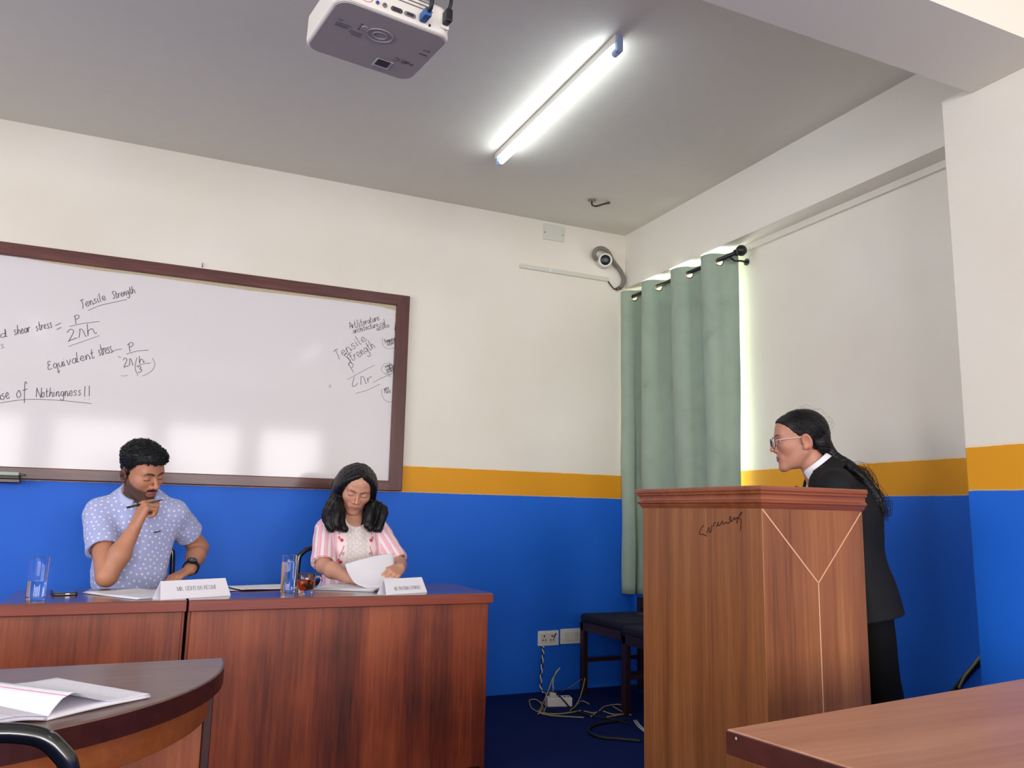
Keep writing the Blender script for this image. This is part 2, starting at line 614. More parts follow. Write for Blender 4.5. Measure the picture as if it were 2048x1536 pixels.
t = thing('security_camera', 'white round security camera with black lens in the wall corner', 'camera', (-0.17, 0, 2.81))
C0 = Vector((-0.172, 0.0, 2.803))
d = (Vector((-0.42, -0.9, -0.20))).normalized()
q = Vector((0, 0, 1)).rotation_difference(d).to_matrix().to_4x4()
B = C0 + d * 0.045
mb = MB(); mb.lathe([(0.052, 0), (0.052, 0.012), (0.046, 0.022), (0.03, 0.03)], 32, Matrix.Translation(C0) @ Matrix.Rotation(math.radians(90), 4, 'X'))
mb.build('mount_base', M_OFFW, t)
mb = MB(); mb.lathe([(0.030, 0), (0.044, 0.006), (0.048, 0.02), (0.048, 0.075), (0.044, 0.083), (0.036, 0.085), (0.034, 0.078)], 32, Matrix.Translation(C0 + d * 0.02) @ q)
mb.build('housing', M_WHITE, t)
mb = MB(); mb.lathe([(0.034, 0.0), (0.034, 0.006), (0.024, 0.011), (0.012, 0.012)], 32, Matrix.Translation(C0 + d * 0.094) @ q)
mb.build('lens', plain('camera_lens', S(14, 16, 20), 0.35), t)

t = thing('conduit_hose', 'grey flexible conduit looping over the security camera', 'conduit', (-0.1, 0, 2.75))
hp = [at(x, y, 1, yy) for x, y, yy in [(1193, 519, -0.03), (1188, 508, -0.05), (1194, 498, -0.06), (1206, 497, -0.06), (1217, 505, -0.05), (1226, 522, -0.04),
                                        (1240, 540, -0.03), (1247, 556, -0.02), (1245, 570, -0.022), (1239, 576, -0.022)]]
pts = spline(hp, 10)
mb = MB(); mb.tube(pts, [0.0135 + 0.0016 * (i % 2) for i in range(len(pts))], 12)
mb.build('hose', M_GREYCON, t)
mb = MB(); mb.tube([hp[-1], hp[-1] + Vector((-0.025, 0, -0.012))], 0.012, 10)
mb.build('end_plug', plain('brown_putty', S(118, 92, 72), 0.7), t)

# ------------------------------------------------------------------ whiteboard
WX0, WX1, WB0, WB1 = -4.35, -1.5558, 1.1894, 2.3642
wbt = thing('whiteboard', 'large whiteboard in a dark wood frame covered with marker formulas', 'whiteboard', ((WX0 + WX1) / 2, 0, WB0))
fw = 0.066
mb = MB(); mb.box(WX0, -0.016, WB0 + fw * 0.6, WX1 - fw * 0.6, -0.0, WB1 - fw * 0.6)
mb.build('panel', M_BOARD, wbt)
mb = MB(); mb.box(WX0, -0.036, WB1 - fw, WX1, 0, WB1); mb.build('top_rail', M_FRAME, wbt, 0.004)
mb = MB(); mb.box(WX0, -0.036, WB0, WX1, 0, WB0 + 0.058); mb.build('bottom_rail', M_FRAME, wbt, 0.004)
mb = MB(); mb.box(WX1 - 0.080, -0.037, WB0, WX1, 0, WB1); mb.build('side_rail', M_FRAMEV, wbt, 0.004)
mb = MB(); mb.box(WX0, -0.037, WB0, WX0 + 0.08, 0, WB1); mb.build('side_rail', M_FRAMEV, wbt, 0.004)
YB = -0.0168


def board_poly(pxs, name, mat, y=YB):
    mb = MB()
    a = [at(x, yy, 1, y) for x, yy in pxs]
    n = len(a)
    vs = a + [p + Vector((0, -0.001, 0)) for p in a]
    fs = [tuple(range(n)), tuple(range(2 * n - 1, n - 1, -1))] + [(i, (i + 1) % n, n + (i + 1) % n, n + i) for i in range(n)]
    mb.add(vs, fs)
    return mb.build(name, mat, wbt)


board_poly([(50, 513), (150, 524), (260, 540), (380, 557), (500, 572), (640, 590), (800, 611), (794, 622), (760, 613), (700, 604), (600, 592),
            (500, 581), (420, 570), (300, 553), (190, 540), (90, 524), (62, 519)], 'torn_top_edge', M_TORN)
board_poly([(800, 612), (796, 616), (791, 640), (789, 660), (794, 672), (800, 668)], 'torn_corner', M_VOID)
board_poly([(800, 612), (795, 614), (790, 630), (791, 646), (795, 640)], 'torn_corner_strip', M_TORN, YB - 0.0012)
board_poly([(790, 850), (783, 872), (781, 895), (784, 912), (792, 915)], 'torn_side', M_VOID)
# ledge with the duster
p0, p1 = at(-40, 952, 1, -0.05), at(42, 954, 1, -0.05)
zl = p1.z - 0.012
mb = MB(); mb.box(-4.2, -0.085, zl - 0.016, p1.x, -0.036, zl)
mb.build('pen_ledge', M_FRAME, wbt, 0.002)
t = thing('whiteboard_duster', 'pale green topped black duster on the whiteboard ledge', 'duster', (p1.x - 0.1, -0.06, zl))
mb = MB(); mb.box(p1.x - 0.19, -0.083, zl + 0.0005, p1.x - 0.003, -0.04, zl + 0.016); mb.build('felt', M_BLACK, t, 0.003)
mb = MB(); mb.box(p1.x - 0.19, -0.080, zl + 0.016, p1.x - 0.006, -0.043, zl + 0.034); mb.build('grip', plain('duster_green', S(176, 188, 168), 0.5), t, 0.006)
mb = MB(); mb.box(p1.x - 0.006, -0.066, zl + 0.018, p1.x + 0.016, -0.058, zl + 0.027); mb.build('hanging_tab', M_BLACK, t, 0.001)
t = thing('wall_nail', 'small nail in the wall just above the whiteboard frame', 'nail', (-2.74, 0, 2.392))
mb = MB(); mb.tube([(-2.74, 0, 2.38), (-2.74, -0.012, 2.384), (-2.74, -0.016, 2.40)], 0.003, 6); mb.build('shank', M_STEEL, t)

# handwriting: single-stroke letters on a unit x-height
G = {
 'a': [[(.9, .8), (.5, 1), (.1, .6), (.2, .1), (.6, .1), (.9, .9), (.9, .15), (1.15, .1)]],
 'b': [[(.15, 2), (.1, 0), (.6, 0), (.9, .5), (.5, 1), (.12, .7)]],
 'c': [[(.9, .8), (.5, 1), (.1, .5), (.4, 0), (.95, .2)]],
 'd': [[(.9, .8), (.4, 1), (.1, .4), (.5, 0), (.9, .6), (1.0, 2), (.95, .1), (1.1, .1)]],
 'e': [[(.1, .45), (.8, .6), (.6, 1), (.2, .8), (.1, .3), (.5, 0), (1, .25)]],
 'f': [[(.9, 1.7), (.6, 2), (.45, 1.4), (.3, -.8)], [(.1, .9), (.9, 1.05)]],
 'g': [[(.9, .8), (.4, 1), (.1, .4), (.6, .1), (.9, .8), (.8, -.7), (.3, -.9), (.1, -.5)]],
 'h': [[(.25, 2), (.12, 0), (.25, .7), (.6, 1), (.8, .6), (.85, 0), (1.05, .1)]],
 'i': [[(.2, 1), (.22, .1), (.5, .15)], [(.25, 1.4), (.28, 1.5)]],
 'k': [[(.2, 2), (.1, 0)], [(.8, 1), (.15, .5), (.85, 0)]],
 'l': [[(.25, 2), (.15, .2), (.5, .1)]],
 'm': [[(.1, 1), (.1, 0), (.2, .8), (.5, 1), (.6, 0), (.7, .8), (1.0, 1), (1.1, 0), (1.3, .1)]],
 'n': [[(.1, 1), (.12, 0), (.25, .75), (.6, 1), (.78, .5), (.8, 0), (1.05, .15)]],
 'o': [[(.5, 1), (.1, .6), (.3, 0), (.8, .3), (.7, .9), (.45, 1)]],
 'p': [[(.15, 1), (.05, -1)], [(.1, .6), (.5, 1), (.9, .5), (.5, .05), (.1, .3)]],
 'q': [[(.9, .8), (.4, 1), (.1, .5), (.5, .1), (.9, .8), (.85, -1), (1.2, -.5)]],
 'r': [[(.1, 1), (.14, 0), (.22, .6), (.6, 1), (.85, .85)]],
 's': [[(.85, .9), (.45, 1), (.25, .7), (.75, .35), (.5, 0), (.1, .1)]],
 't': [[(.45, 1.8), (.35, .2), (.6, 0), (.85, .2)], [(.05, 1.05), (.85, 1.15)]],
 'u': [[(.1, 1), (.15, .2), (.5, 0), (.8, .4), (.85, 1), (.88, .1), (1.1, .15)]],
 'v': [[(.1, 1), (.4, 0), (.85, 1)]],
 'w': [[(.1, 1), (.3, 0), (.55, .8), (.8, 0), (1.05, 1)]],
 'x': [[(.1, 1), (.9, 0)], [(.9, 1), (.1, 0)]],
 'y': [[(.1, 1), (.3, .3), (.6, .4)], [(.85, 1), (.3, -.9)]],
 'N': [[(.1, 0), (.25, 1.9), (.3, 1.8), (.95, .1), (1.0, .1), (1.15, 2)]],
 'P': [[(.3, 1.9), (.25, 0)], [(.1, 1.7), (.6, 2), (1.0, 1.6), (.7, 1.1), (.3, 1.0)]],
 'S': [[(1.0, 1.7), (.6, 2), (.2, 1.6), (.8, .7), (.5, 0), (0, .2)]],
 'T': [[(.0, 1.6), (.5, 1.9), (1.0, 1.7)], [(.5, 1.8), (.4, .6), (.2, -.2)]],
 'A': [[(.0, 0), (.55, 1.9), (1.0, 0)], [(.2, .7), (.9, .75)]],
 'E': [[(.9, 1.5), (.4, 1.8), (.2, 1.2), (.6, 1.0), (.15, .7), (.2, .1), (.9, .2)]],
 'Y': [[(.1, 2), (.5, 1)], [(1, 2), (.3, 0)]],
 '2': [[(.1, 1.5), (.5, 1.9), (.85, 1.4), (.1, .05), (.15, 0), (1, .1)]],
 '3': [[(.1, 1.7), (.6, 1.9), (.8, 1.4), (.4, 1.0), (.9, .6), (.5, 0), (.0, .2)]],
 '4': [[(.5, 1.9), (.1, .3), (.3, .1), (.9, .4)]],
 'π': [[(.1, 0), (.35, 1.0), (.4, 1.5), (.75, 1.2), (.85, .1), (1.0, 0)]],
 '=': [[(0, .9), (1.1, 1.0)], [(.1, .2), (1.1, .35)]],
 '!': [[(.3, 2.2), (.25, .5)], [(.2, 0), (.25, -.05)]],
 ',': [[(.2, .1), (.1, -.4)]],
 '.': [[(.2, .05), (.25, 0)]],
 '(': [[(.6, 2), (.2, 1), (.5, -.6)]],
 ')': [[(.2, 2), (.7, 1), (.2, -.6)]],
}
WID = {'m': 1.4, 'i': .6, 'l': .6, ' ': .8, ',': .5, '.': .5, '!': .6, 'w': 1.2, 'N': 1.4, '(': .8, ')': .8, 't': .9, 'r': .9}


def ribbon(mb, pts, w, nrm):
    pts = [Vector(p) for p in pts]
    n = len(pts)
    a, b = [], []
    for i, p in enumerate(pts):
        t = pts[min(i + 1, n - 1)] - pts[max(i - 1, 0)]
        if t.length < 1e-9: t = Vector((1e-4, 0, 1e-4))
        s = t.normalized().cross(nrm) * (w / 2)
        a.append(p + s); b.append(p - s)
    mb.add(a + b, [(i, i + 1, n + i + 1, n + i) for i in range(n - 1)])


def write_px(mb, text, x0, y0, x1, y1, hpx, plane, w, nrm, slant=0.15, jit=0.06):
    """write a word between two pixels of its baseline, on a wall plane"""
    adv = [WID.get(c, 1.1) for c in text]
    tot = sum(adv)
    ux, uy = (x1 - x0) / tot, (y1 - y0) / tot
    L = math.hypot(ux, uy)
    vx, vy = uy / L * hpx + 0.0, -ux / L * hpx
    c = 0.0
    for ch, ad in zip(text, adv):
        for st in G.get(ch, []):
            q = []
            for (u, v) in st:
                uu = c + u * (ad / 1.1 if ch not in '!.,' else 1) + v * slant * hpx / L * 0.5 + rng.uniform(-jit, jit)
                vv = v + rng.uniform(-jit, jit)
                q.append((x0 + ux * uu + vx * vv, y0 + uy * uu + vy * vv, 0))
            q = spline(q, 5)
            ribbon(mb, [at(p.x, p.y, *plane) for p in q], w, nrm)
        c += ad


def line_px(mb, pxs, plane, w, nrm, n=5):
    q = spline([(x, y, 0) for x, y in pxs], n)
    ribbon(mb, [at(p.x, p.y, *plane) for p in q], w, nrm)


PLB = (1, -0.0172)
NB = Vector((0, -1, 0))
ink, inkf = MB(), MB()
W1 = 0.0031
write_px(ink, 'Tensile', 164, 616, 213, 599, 8.5, PLB, W1, NB)
write_px(ink, 'Strength', 226, 598, 271, 585, 7.5, PLB, W1, NB)
line_px(ink, [(176, 621), (200, 611), (235, 603), (254, 599)], PLB, W1 * .8, NB)
ink.build('handwriting', M_INK, wbt); ink = MB()
write_px(ink, 'ed', -14, 680, 14, 673, 8, PLB, W1, NB)
ink.build('handwriting', M_INK, wbt); ink = MB()
write_px(ink, 'shear', 28, 670, 62, 663, 9, PLB, W1, NB)
write_px(ink, 'stress', 72, 662, 106, 654, 9, PLB, W1, NB)
write_px(ink, '=', 113, 662, 124, 659, 13, PLB, W1, NB)
ink.build('handwriting', M_INK, wbt); ink = MB()
write_px(ink, 'P', 149, 649, 162, 646, 9, PLB, W1, NB)
line_px(ink, [(139, 653), (165, 647), (199, 643)], PLB, W1 * .8, NB)
write_px(ink, '2πh', 136, 682, 194, 666, 11, PLB, W1, NB)
line_px(inkf, [(136, 693), (165, 683), (199, 671)], PLB, W1 * .8, NB)
inkf.build('faded_handwriting', M_INKF, wbt); inkf = MB()
write_px(inkf, 'rs', -8, 698, 10, 696, 8, PLB, W1 * .8, NB)
ink.build('handwriting', M_INK, wbt); ink = MB()
write_px(ink, 'Equivalent', 96, 741, 191, 715, 10, PLB, W1, NB)
write_px(ink, 'stress', 198, 712, 226, 704, 12, PLB, W1, NB)
line_px(ink, [(224, 704), (231, 700), (244, 698)], PLB, W1 * .8, NB)
line_px(ink, [(236, 713), (242, 715)], PLB, W1 * .8, NB)
write_px(ink, 'P', 257, 705, 271, 701, 9, PLB, W1, NB)
line_px(ink, [(253, 708), (275, 702), (297, 700)], PLB, W1 * .8, NB)
write_px(ink, '2π', 248, 734, 268, 729, 9, PLB, W1, NB)
write_px(ink, 'h', 278, 727, 290, 724, 7, PLB, W1, NB)
line_px(ink, [(272, 733), (285, 728), (301, 726)], PLB, W1 * .8, NB)
write_px(ink, '3', 276, 745, 286, 743, 6, PLB, W1, NB)
line_px(ink, [(274, 715), (270, 735), (276, 751)], PLB, W1 * .8, NB)
inkf.build('faded_handwriting', M_INKF, wbt); inkf = MB()
line_px(inkf, [(304, 716), (310, 728), (303, 742), (285, 752)], PLB, W1 * .8, NB)
inkf.build('faded_handwriting', M_INKF, wbt); inkf = MB()
line_px(inkf, [(242, 751), (248, 752), (256, 750)], PLB, W1 * .7, NB)
ink.build('handwriting', M_INK, wbt); ink = MB()
write_px(ink, 'case', -14, 803, 20, 796, 12, PLB, W1, NB)
write_px(ink, 'of', 32, 796, 58, 793, 15, PLB, W1, NB)
write_px(ink, 'Nothingness', 71, 795, 164, 790, 9.5, PLB, W1, NB)
write_px(ink, '!!', 166, 799, 184, 797, 12, PLB, W1, NB)
line_px(ink, [(0, 806), (50, 799), (110, 800), (183, 807)], PLB, W1 * .8, NB)
ink.build('handwriting', M_INK, wbt); ink = MB()
W2 = 0.0028
write_px(ink, 'Art,literature', 700, 658, 760, 640, 7, PLB, W2, NB)
write_px(ink, 'architecture,cul', 707, 667, 772, 649, 6, PLB, W2, NB)
write_px(ink, 'econo', 754, 662, 780, 653, 5, PLB, W2, NB)
ink.build('handwriting', M_INK, wbt); ink = MB()
write_px(ink, 'Tensile', 676, 718, 735, 680, 10, PLB, W2, NB, 0.0)
write_px(ink, 'Strength', 697, 727, 752, 694, 10, PLB, W2, NB, 0.0)
line_px(ink, [(702, 704), (695, 712), (698, 720), (706, 728)], PLB, W2, NB)
ink.build('handwriting', M_INK, wbt); ink = MB()
write_px(ink, 'P', 704, 746, 715, 741, 10, PLB, W2, NB, -.2)
line_px(ink, [(695, 759), (720, 745), (749, 730)], PLB, W2 * .7, NB)
write_px(ink, '4πr', 704, 774, 748, 762, 10, PLB, W2, NB)
line_px(ink, [(746, 765), (765, 755), (783, 748)], PLB, W2 * .7, NB)
line_px(ink, [(711, 787), (735, 780), (760, 768)], PLB, W2 * .7, NB)
inkf.build('faded_handwriting', M_INKF, wbt); inkf = MB()
line_px(inkf, [(764, 676), (766, 690), (775, 697), (789, 696)], PLB, W2 * .7, NB)
ink.build('handwriting', M_INK, wbt); ink = MB()
write_px(ink, 'Yamuna', 769, 687, 790, 680, 4.5, PLB, W2, NB)
write_px(ink, 'vibes', 775, 692, 791, 686, 4.5, PLB, W2, NB)
inkf.build('faded_handwriting', M_INKF, wbt); inkf = MB()
line_px(inkf, [(770, 747), (763, 740), (768, 728), (782, 728), (789, 737), (782, 748), (768, 748)], PLB, W2 * .7, NB)
ink.build('handwriting', M_INK, wbt); ink = MB()
write_px(ink, 'simply', 770, 736, 785, 731, 3.6, PLB, W2 * .9, NB)
write_px(ink, 'coded', 772, 742, 787, 737, 3.6, PLB, W2 * .9, NB)
write_px(ink, 'strong', 773, 748, 789, 741, 3.6, PLB, W2 * .9, NB)
line_px(ink, [(778, 751), (780, 753)], PLB, W2, NB)
inkf.build('faded_handwriting', M_INKF, wbt); inkf = MB()
line_px(inkf, [(763, 778), (765, 793), (774, 803), (786, 802), (784, 797)], PLB, W2 * .7, NB)
ink.build('handwriting', M_INK, wbt); ink = MB()
write_px(ink, 'very', 768, 781, 778, 777, 3.4, PLB, W2 * .9, NB)
write_px(ink, 'Not', 769, 787, 782, 785, 3.4, PLB, W2 * .9, NB)
inkf.build('faded_handwriting', M_INKF, wbt); inkf = MB()
line_px(inkf, [(657, 774), (661, 770), (660, 776)], PLB, W2 * .7, NB)
ink.build('handwriting', M_INK, wbt)
inkf.build('faded_handwriting', M_INKF, wbt)

# ------------------------------------------------------------------ judges' tables
TZ = 0.735


def judge_table(x0, x1, label, side):
    t = thing('panel_table', label, 'table', ((x0 + x1) / 2, -1.1, 0), 'panel tables along the front')
    mb = MB(); mb.box(x0, -1.368, TZ - 0.042, x1, -0.848, TZ)
    top = mb.build('tabletop', M_TOP, t, 0.004)
    mb = MB(); mb.box(x0 + 0.001, -1.3715, TZ - 0.040, x1 - 0.001, -1.366, TZ - 0.003)
    mb.build('edge_lipping', M_EDGE, t, 0.0015)
    mb = MB(); mb.box(x0 + 0.012, -1.345, 0.035, x1 - 0.012, -1.322, TZ - 0.042)
    mb.build('front_panel', M_PANEL, t, 0.002)
    mb = MB(); mb.box(x0 + 0.014, -1.340, 0.0, x1 - 0.20, -1.326, 0.036)
    mb.build('plinth', M_DARKEDGE, t)
    for xa in (x0 + 0.002, x1 - 0.024):
        mb = MB(); mb.box(xa, -1.322, 0.0, xa + 0.022, -0.90, TZ - 0.042)
        mb.build('side_panel', M_PANEL, t, 0.002)
    mb = MB(); mb.box(x0 + 0.034, -1.322, TZ - 0.10, x1 - 0.034, -1.14, TZ - 0.085)
    mb.build('shelf', M_PANEL, t)
    return t


judge_table(-3.352, -2.7555, 'reddish wooden panel table in front of the man, narrower of the two', 0)
judge_table(-2.7495, -1.537, 'wide reddish wooden panel table in front of the woman with the paper', 1)

# ------------------------------------------------------------------ near table with the curved end
t = thing('curved_table', 'dark round-ended wooden table holding the open notebook', 'table', (-3.3, -2.9, 0))
cx, cy, ra, rb = -3.35, -2.618, 0.606, 0.635


def arc(a, b, n=28):
    return [(cx + a * math.cos(-math.pi / 2 * k / n), cy + b * math.sin(-math.pi / 2 * k / n)) for k in range(n + 1)]


pl = arc(ra, rb) + [(-4.3, cy - rb), (-4.3, cy)]
mb = MB(); mb.prism(pl[::-1], TZ - 0.040, TZ); mb.build('tabletop', wood('round_end_table_top', [(0.2, S(78, 52, 44)), (0.5, S(112, 84, 74)), (0.8, S(140, 112, 100))], 'x', 60, 9, 0.34, 0.15, 0.06), t, 0.003)
outer, inner = arc(ra + 0.002, rb + 0.002), arc(ra - 0.004, rb - 0.004)
mb = MB(); mb.prism((outer + inner[::-1])[::-1], TZ - 0.039, TZ - 0.003, smooth=False); mb.build('edge_band', M_DARKEDGE, t)
outer, inner = arc(ra - 0.022, rb - 0.022), arc(ra - 0.045, rb - 0.045)
outer = [q for q in outer if q[1] < cy - 0.075]; inner = [q for q in inner if q[1] < cy - 0.075]
mb = MB(); mb.prism((outer + [(-4.3, cy - rb + 0.022), (-4.3, cy - rb + 0.045)] + inner[::-1])[::-1], TZ - 0.096, TZ - 0.040); mb.build('apron', M_APRON, t, 0.001)
mb = MB(); mb.box(-4.3, cy - 0.075, 0.0, -2.782, cy - 0.055, TZ - 0.040); mb.build('back_panel', M_NEARP, t, 0.002)
mb = MB(); mb.box(-2.782, cy - 0.080, 0.0, -2.764, cy - 0.035, TZ - 0.040); mb.build('panel_edge', M_DARKEDGE, t, 0.002)

# right hand desk
A = Vector((-2.052, -3.518, 0))
e1 = Vector((0.9918, 0.1279, 0)); e2 = Vector((0.1279, -0.9918, 0))
DM = Matrix(((e1.x, e2.x, 0, A.x), (e1.y, e2.y, 0, A.y), (0, 0, 1, 0), (0, 0, 0, 1)))
t = thing('side_desk', 'light brown wooden desk top in front of the lectern', 'desk', tuple(A))
mb = MB(); mb.box(0, 0, TZ - 0.038, 1.50, 0.62, TZ, DM); mb.build('desktop', M_DESK, t, 0.003)
mb = MB(); mb.box(-0.003, 0.001, TZ - 0.0375, 0.001, 0.619, TZ - 0.002, DM); mb.build('edge_band', M_DARKEDGE, t, 0.001)
mb = MB(); mb.box(0.035, 0.04, 0.0, 0.058, 0.58, TZ - 0.038, DM); mb.build('side_panel', M_APRON, t, 0.002)
mb = MB(); mb.box(1.44, 0.04, 0.0, 1.463, 0.58, TZ - 0.038, DM); mb.build('side_panel', M_APRON, t, 0.002)
mb = MB(); mb.box(0.058, 0.045, 0.12, 1.44, 0.065, TZ - 0.038, DM); mb.build('modesty_panel', M_APRON, t, 0.002)
mb = MB()
mb.box(-0.0036, 0.022, TZ - 0.011, -0.0026, 0.0245, TZ - 0.007, DM)
mb.build('chipped_corner', M_TORN, t)

# ------------------------------------------------------------------ lectern
LX0, LX1, LY0, LY1, LZ = -1.286, -0.8515, -2.75, -2.082, 1.17
t = thing('lectern', 'tall wooden lectern with moulded top and a pale Y inlay', 'lectern', ((LX0 + LX1) / 2, (LY0 + LY1) / 2, 0))
bi = 0.020
BX0, BX1, BY0, BY1 = LX0 + bi, LX1 - 0.008, LY0 + bi, LY1 - bi
mb = MB(); mb.box(BX0 - 0.0, BY0 + 0.02, 0.06, BX0 + 0.02, BY1, 1.115); mb.build('front_panel', M_LECT, t, 0.0015)
mb = MB(); mb.box(BX0, BY0, 0.06, BX1, BY0 + 0.02, 1.115); mb.build('side_panel', M_LECT, t, 0.0015)
mb = MB(); mb.box(BX0 + 0.02, BY1 - 0.02, 0.06, BX1, BY1, 1.115); mb.build('side_panel', M_LECT, t, 0.0015)
for z in (0.06, 0.55):
    mb = MB(); mb.box(BX0 + 0.02, BY0 + 0.02, z, BX1 - 0.02, BY1 - 0.02, z + 0.018); mb.build('shelf', M_LECT, t)
mb = MB(); mb.box(BX0 - 0.008, BY0 - 0.008, 0.0, BX1, BY1 + 0.008, 0.065); mb.build('plinth', M_LECTX, t, 0.004)
mb = MB(); mb.box(BX0 + 0.02, BY0 + 0.02, 1.10, BX1, BY1 - 0.02, 1.115); mb.build('reading_board', M_LECT, t)
prof = [(-0.001, 1.102), (0.003, 1.104), (0.006, 1.110), (0.008, 1.1135), (0.0085, 1.116), (0.012, 1.1175), (0.0155, 1.121), (0.0155, 1.125), (0.012, 1.128), (0.0095, 1.1295),
        (0.0085, 1.134), (0.0085, 1.140), (0.010, 1.1445), (0.0145, 1.1455), (0.0165, 1.148), (0.0165, 1.151), (0.0145, 1.1525), (0.0155, 1.154), (0.019, 1.1555), (0.0200, 1.160), (0.0200, 1.166), (0.017, 1.1695), (0.012, 1.17), (-0.018, 1.17), (-0.018, 1.115)]
vs, fs = [], []
for o_, z in prof:
    vs += [(BX0 - o_, BY0 - o_, z), (BX1 + min(o_, 0.006), BY0 - o_, z), (BX1 + min(o_, 0.006), BY1 + o_, z), (BX0 - o_, BY1 + o_, z)]
for i in range(len(prof) - 1):
    for k in range(4):
        k2 = (k + 1) % 4
        fs.append((i * 4 + k, i * 4 + k2, (i + 1) * 4 + k2, (i + 1) * 4 + k))
mb = MB(); mb.add(vs, fs)
mb.build('cornice_moulding', M_LECTX, t)
mb = MB()
yi = BY0 - 0.0008
jx, jz = at(1637, 1166, 1, yi)[0], at(1637, 1166, 1, yi)[2]
NY = Vector((0, -1, 0))
for a, b in (((BX0 + 0.002, 1.100), (jx, jz)), ((BX1 - 0.006, 1.098), (jx, jz)), ((jx, jz), (jx, 0.07))):
    ribbon(mb, [(a[0], yi, a[1]), (b[0], yi, b[1])], 0.0042, NY)
mb.build('inlay_line', plain('pale_inlay', S(226, 176, 138), 0.5), t)
mb = MB()
for z in ():
    pass
sig = [[(610, 640), (530, 740), (505, 870), (590, 880), (690, 925)],
       [(685, 850), (740, 700), (760, 830), (800, 770), (820, 640)],
       [(850, 680), (870, 600), (910, 580)], [(930, 690), (985, 560), (960, 630), (1010, 650), (1085, 540), (1100, 620), (1150, 590), (1190, 570), (1220, 600), (1290, 540), (1300, 420), (1260, 480), (1330, 545), (1390, 440), (1400, 500), (1470, 450), (1450, 600)],
       [(1450, 600), (1480, 490), (1560, 320), (1580, 330), (1500, 440), (1560, 520), (1545, 780)]]
for st in sig:
    line_px(mb, [(1360 + x * 0.078125, 1000 + y * 0.078125) for x, y in st], (0, BX0 - 0.0008), 0.0030, Vector((-1, 0, 0)), 5)
mb.build('scrawled_signature', plain('dark_marker', S(44, 18, 10), 0.6), t)

# ------------------------------------------------------------------ curtain and rod
XC, ZR = 0.020, 2.552
EY = [-0.085, -0.375, -0.700, -0.985]
t = thing('curtain_rod', 'black curtain rod with a round finial under the beam', 'curtain rod', (XC, -0.6, ZR))
mb = MB(); mb.tube([(XC, -0.008, ZR + 0.012), (XC, -1.135, ZR + 0.012)], 0.0125, 14); mb.build('rod', M_BLACK, t)
mb = MB(); mb.lathe([(0.016, 0.0), (0.020, 0.004), (0.020, 0.014), (0.013, 0.018), (0.018, 0.026), (0.029, 0.038), (0.032, 0.052), (0.027, 0.068), (0.014, 0.078), (0.004, 0.081)], 20,
                    Matrix.Translation((XC, -1.125, ZR + 0.012)) @ Matrix.Rotation(math.radians(90), 4, 'X')); mb.build('finial', M_BLACK, t)
mb = MB(); mb.tube(spline([(XC, -1.085, ZR - 0.004), (XC + 0.03, -1.085, ZR - 0.018), (XC + 0.07, -1.085, ZR - 0.012), (XR, -1.085, ZR - 0.012)], 6), 0.006, 8)
mb.lathe([(0.02, 0), (0.02, 0.006)], 16, Matrix.Translation((XR - 0.007, -1.085, ZR - 0.012)) @ Matrix.Rotation(math.radians(90), 4, 'Y')); mb.build('wall_bracket', M_BLACK, t)

t = thing('curtain', 'sage green eyelet curtain hanging in the corner by the window', 'curtain', (XC, -0.5, 0.57))
# phase along the cloth: eyelet k of the near flanks sits at phase k
knots = [(-0.25, -0.012)] + [(i, EY[i]) for i in range(4)] + [(3.27, -1.068)]
CZ0, CZ1 = 2.603, 0.575


def cloth_pt(ph, z):
    fz = (CZ0 - z) / (CZ0 - CZ1)
    y = np.interp(ph, [k[0] for k in knots], [k[1] for k in knots])
    amp = 0.063 * (1.0 - 0.25 * fz) * (1 + 0.12 * math.sin(ph * 2.1 + fz * 2))
    s = math.sin(2 * math.pi * ph)
    s = math.copysign(abs(s) ** 0.8, s)
    x = XC + amp * s + 0.012 * fz * math.sin(ph * 5 + 1.0)
    yy = y + 0.010 * math.sin(4 * math.pi * ph) + 0.03 * fz * math.sin(ph * 1.7 + fz * 1.5) * (1 if ph > 0 else 0.0)
    x += 0.004 * math.sin(z * 9 + ph * 7) * fz
    return Vector((min(x, XR - 0.012), min(yy, -0.006), z))


phs = np.linspace(-0.25, 3.27, 321)
zs_ = np.concatenate([np.linspace(CZ0, CZ0 - 0.10, 21), np.linspace(CZ0 - 0.10, CZ1, 40)[1:]])
eye_ph = [0.0, 0.5, 1.0, 1.5, 2.0, 2.5, 3.0]
eye_c = [cloth_pt(e, ZR) for e in eye_ph]
grid = [[cloth_pt(a, z) for a in phs] for z in zs_]
NU = len(phs) - 1
vs = [q for r in grid for q in r]
fs = []
for j in range(len(zs_) - 1):
    for i in range(NU):
        if j < 20:
            m_ = (grid[j][i] + grid[j + 1][i + 1]) / 2
            if min((m_ - e).length for e in eye_c) < 0.0205:
                continue                                   # the eyelet holes
        fs.append((j * (NU + 1) + i, j * (NU + 1) + i + 1, (j + 1) * (NU + 1) + i + 1, (j + 1) * (NU + 1) + i))
m, nt, b = new_mat('sage_curtain_cloth')
geo = nt.nodes.new('ShaderNodeNewGeometry')
nz = nt.nodes.new('ShaderNodeTexNoise'); nz.inputs['Scale'].default_value = 7; nz.inputs['Detail'].default_value = 6; nz.inputs['Distortion'].default_value = 1.2
nt.links.new(geo.outputs['Position'], nz.inputs['Vector'])
nt.links.new(ramp(nt, [(0.22, S(138, 156, 136)), (0.36, S(152, 170, 150)), (0.7, S(160, 178, 158))], nz.outputs['Fac']), b.inputs['Base Color'])
b.inputs['Roughness'].default_value = 0.85
b.inputs['Sheen Weight'].default_value = 0.15
M_CURT = m
mb = MB(); mb.add(vs, fs, smooth=True)
cl = mb.build('cloth', M_CURT, t, smooth=True)
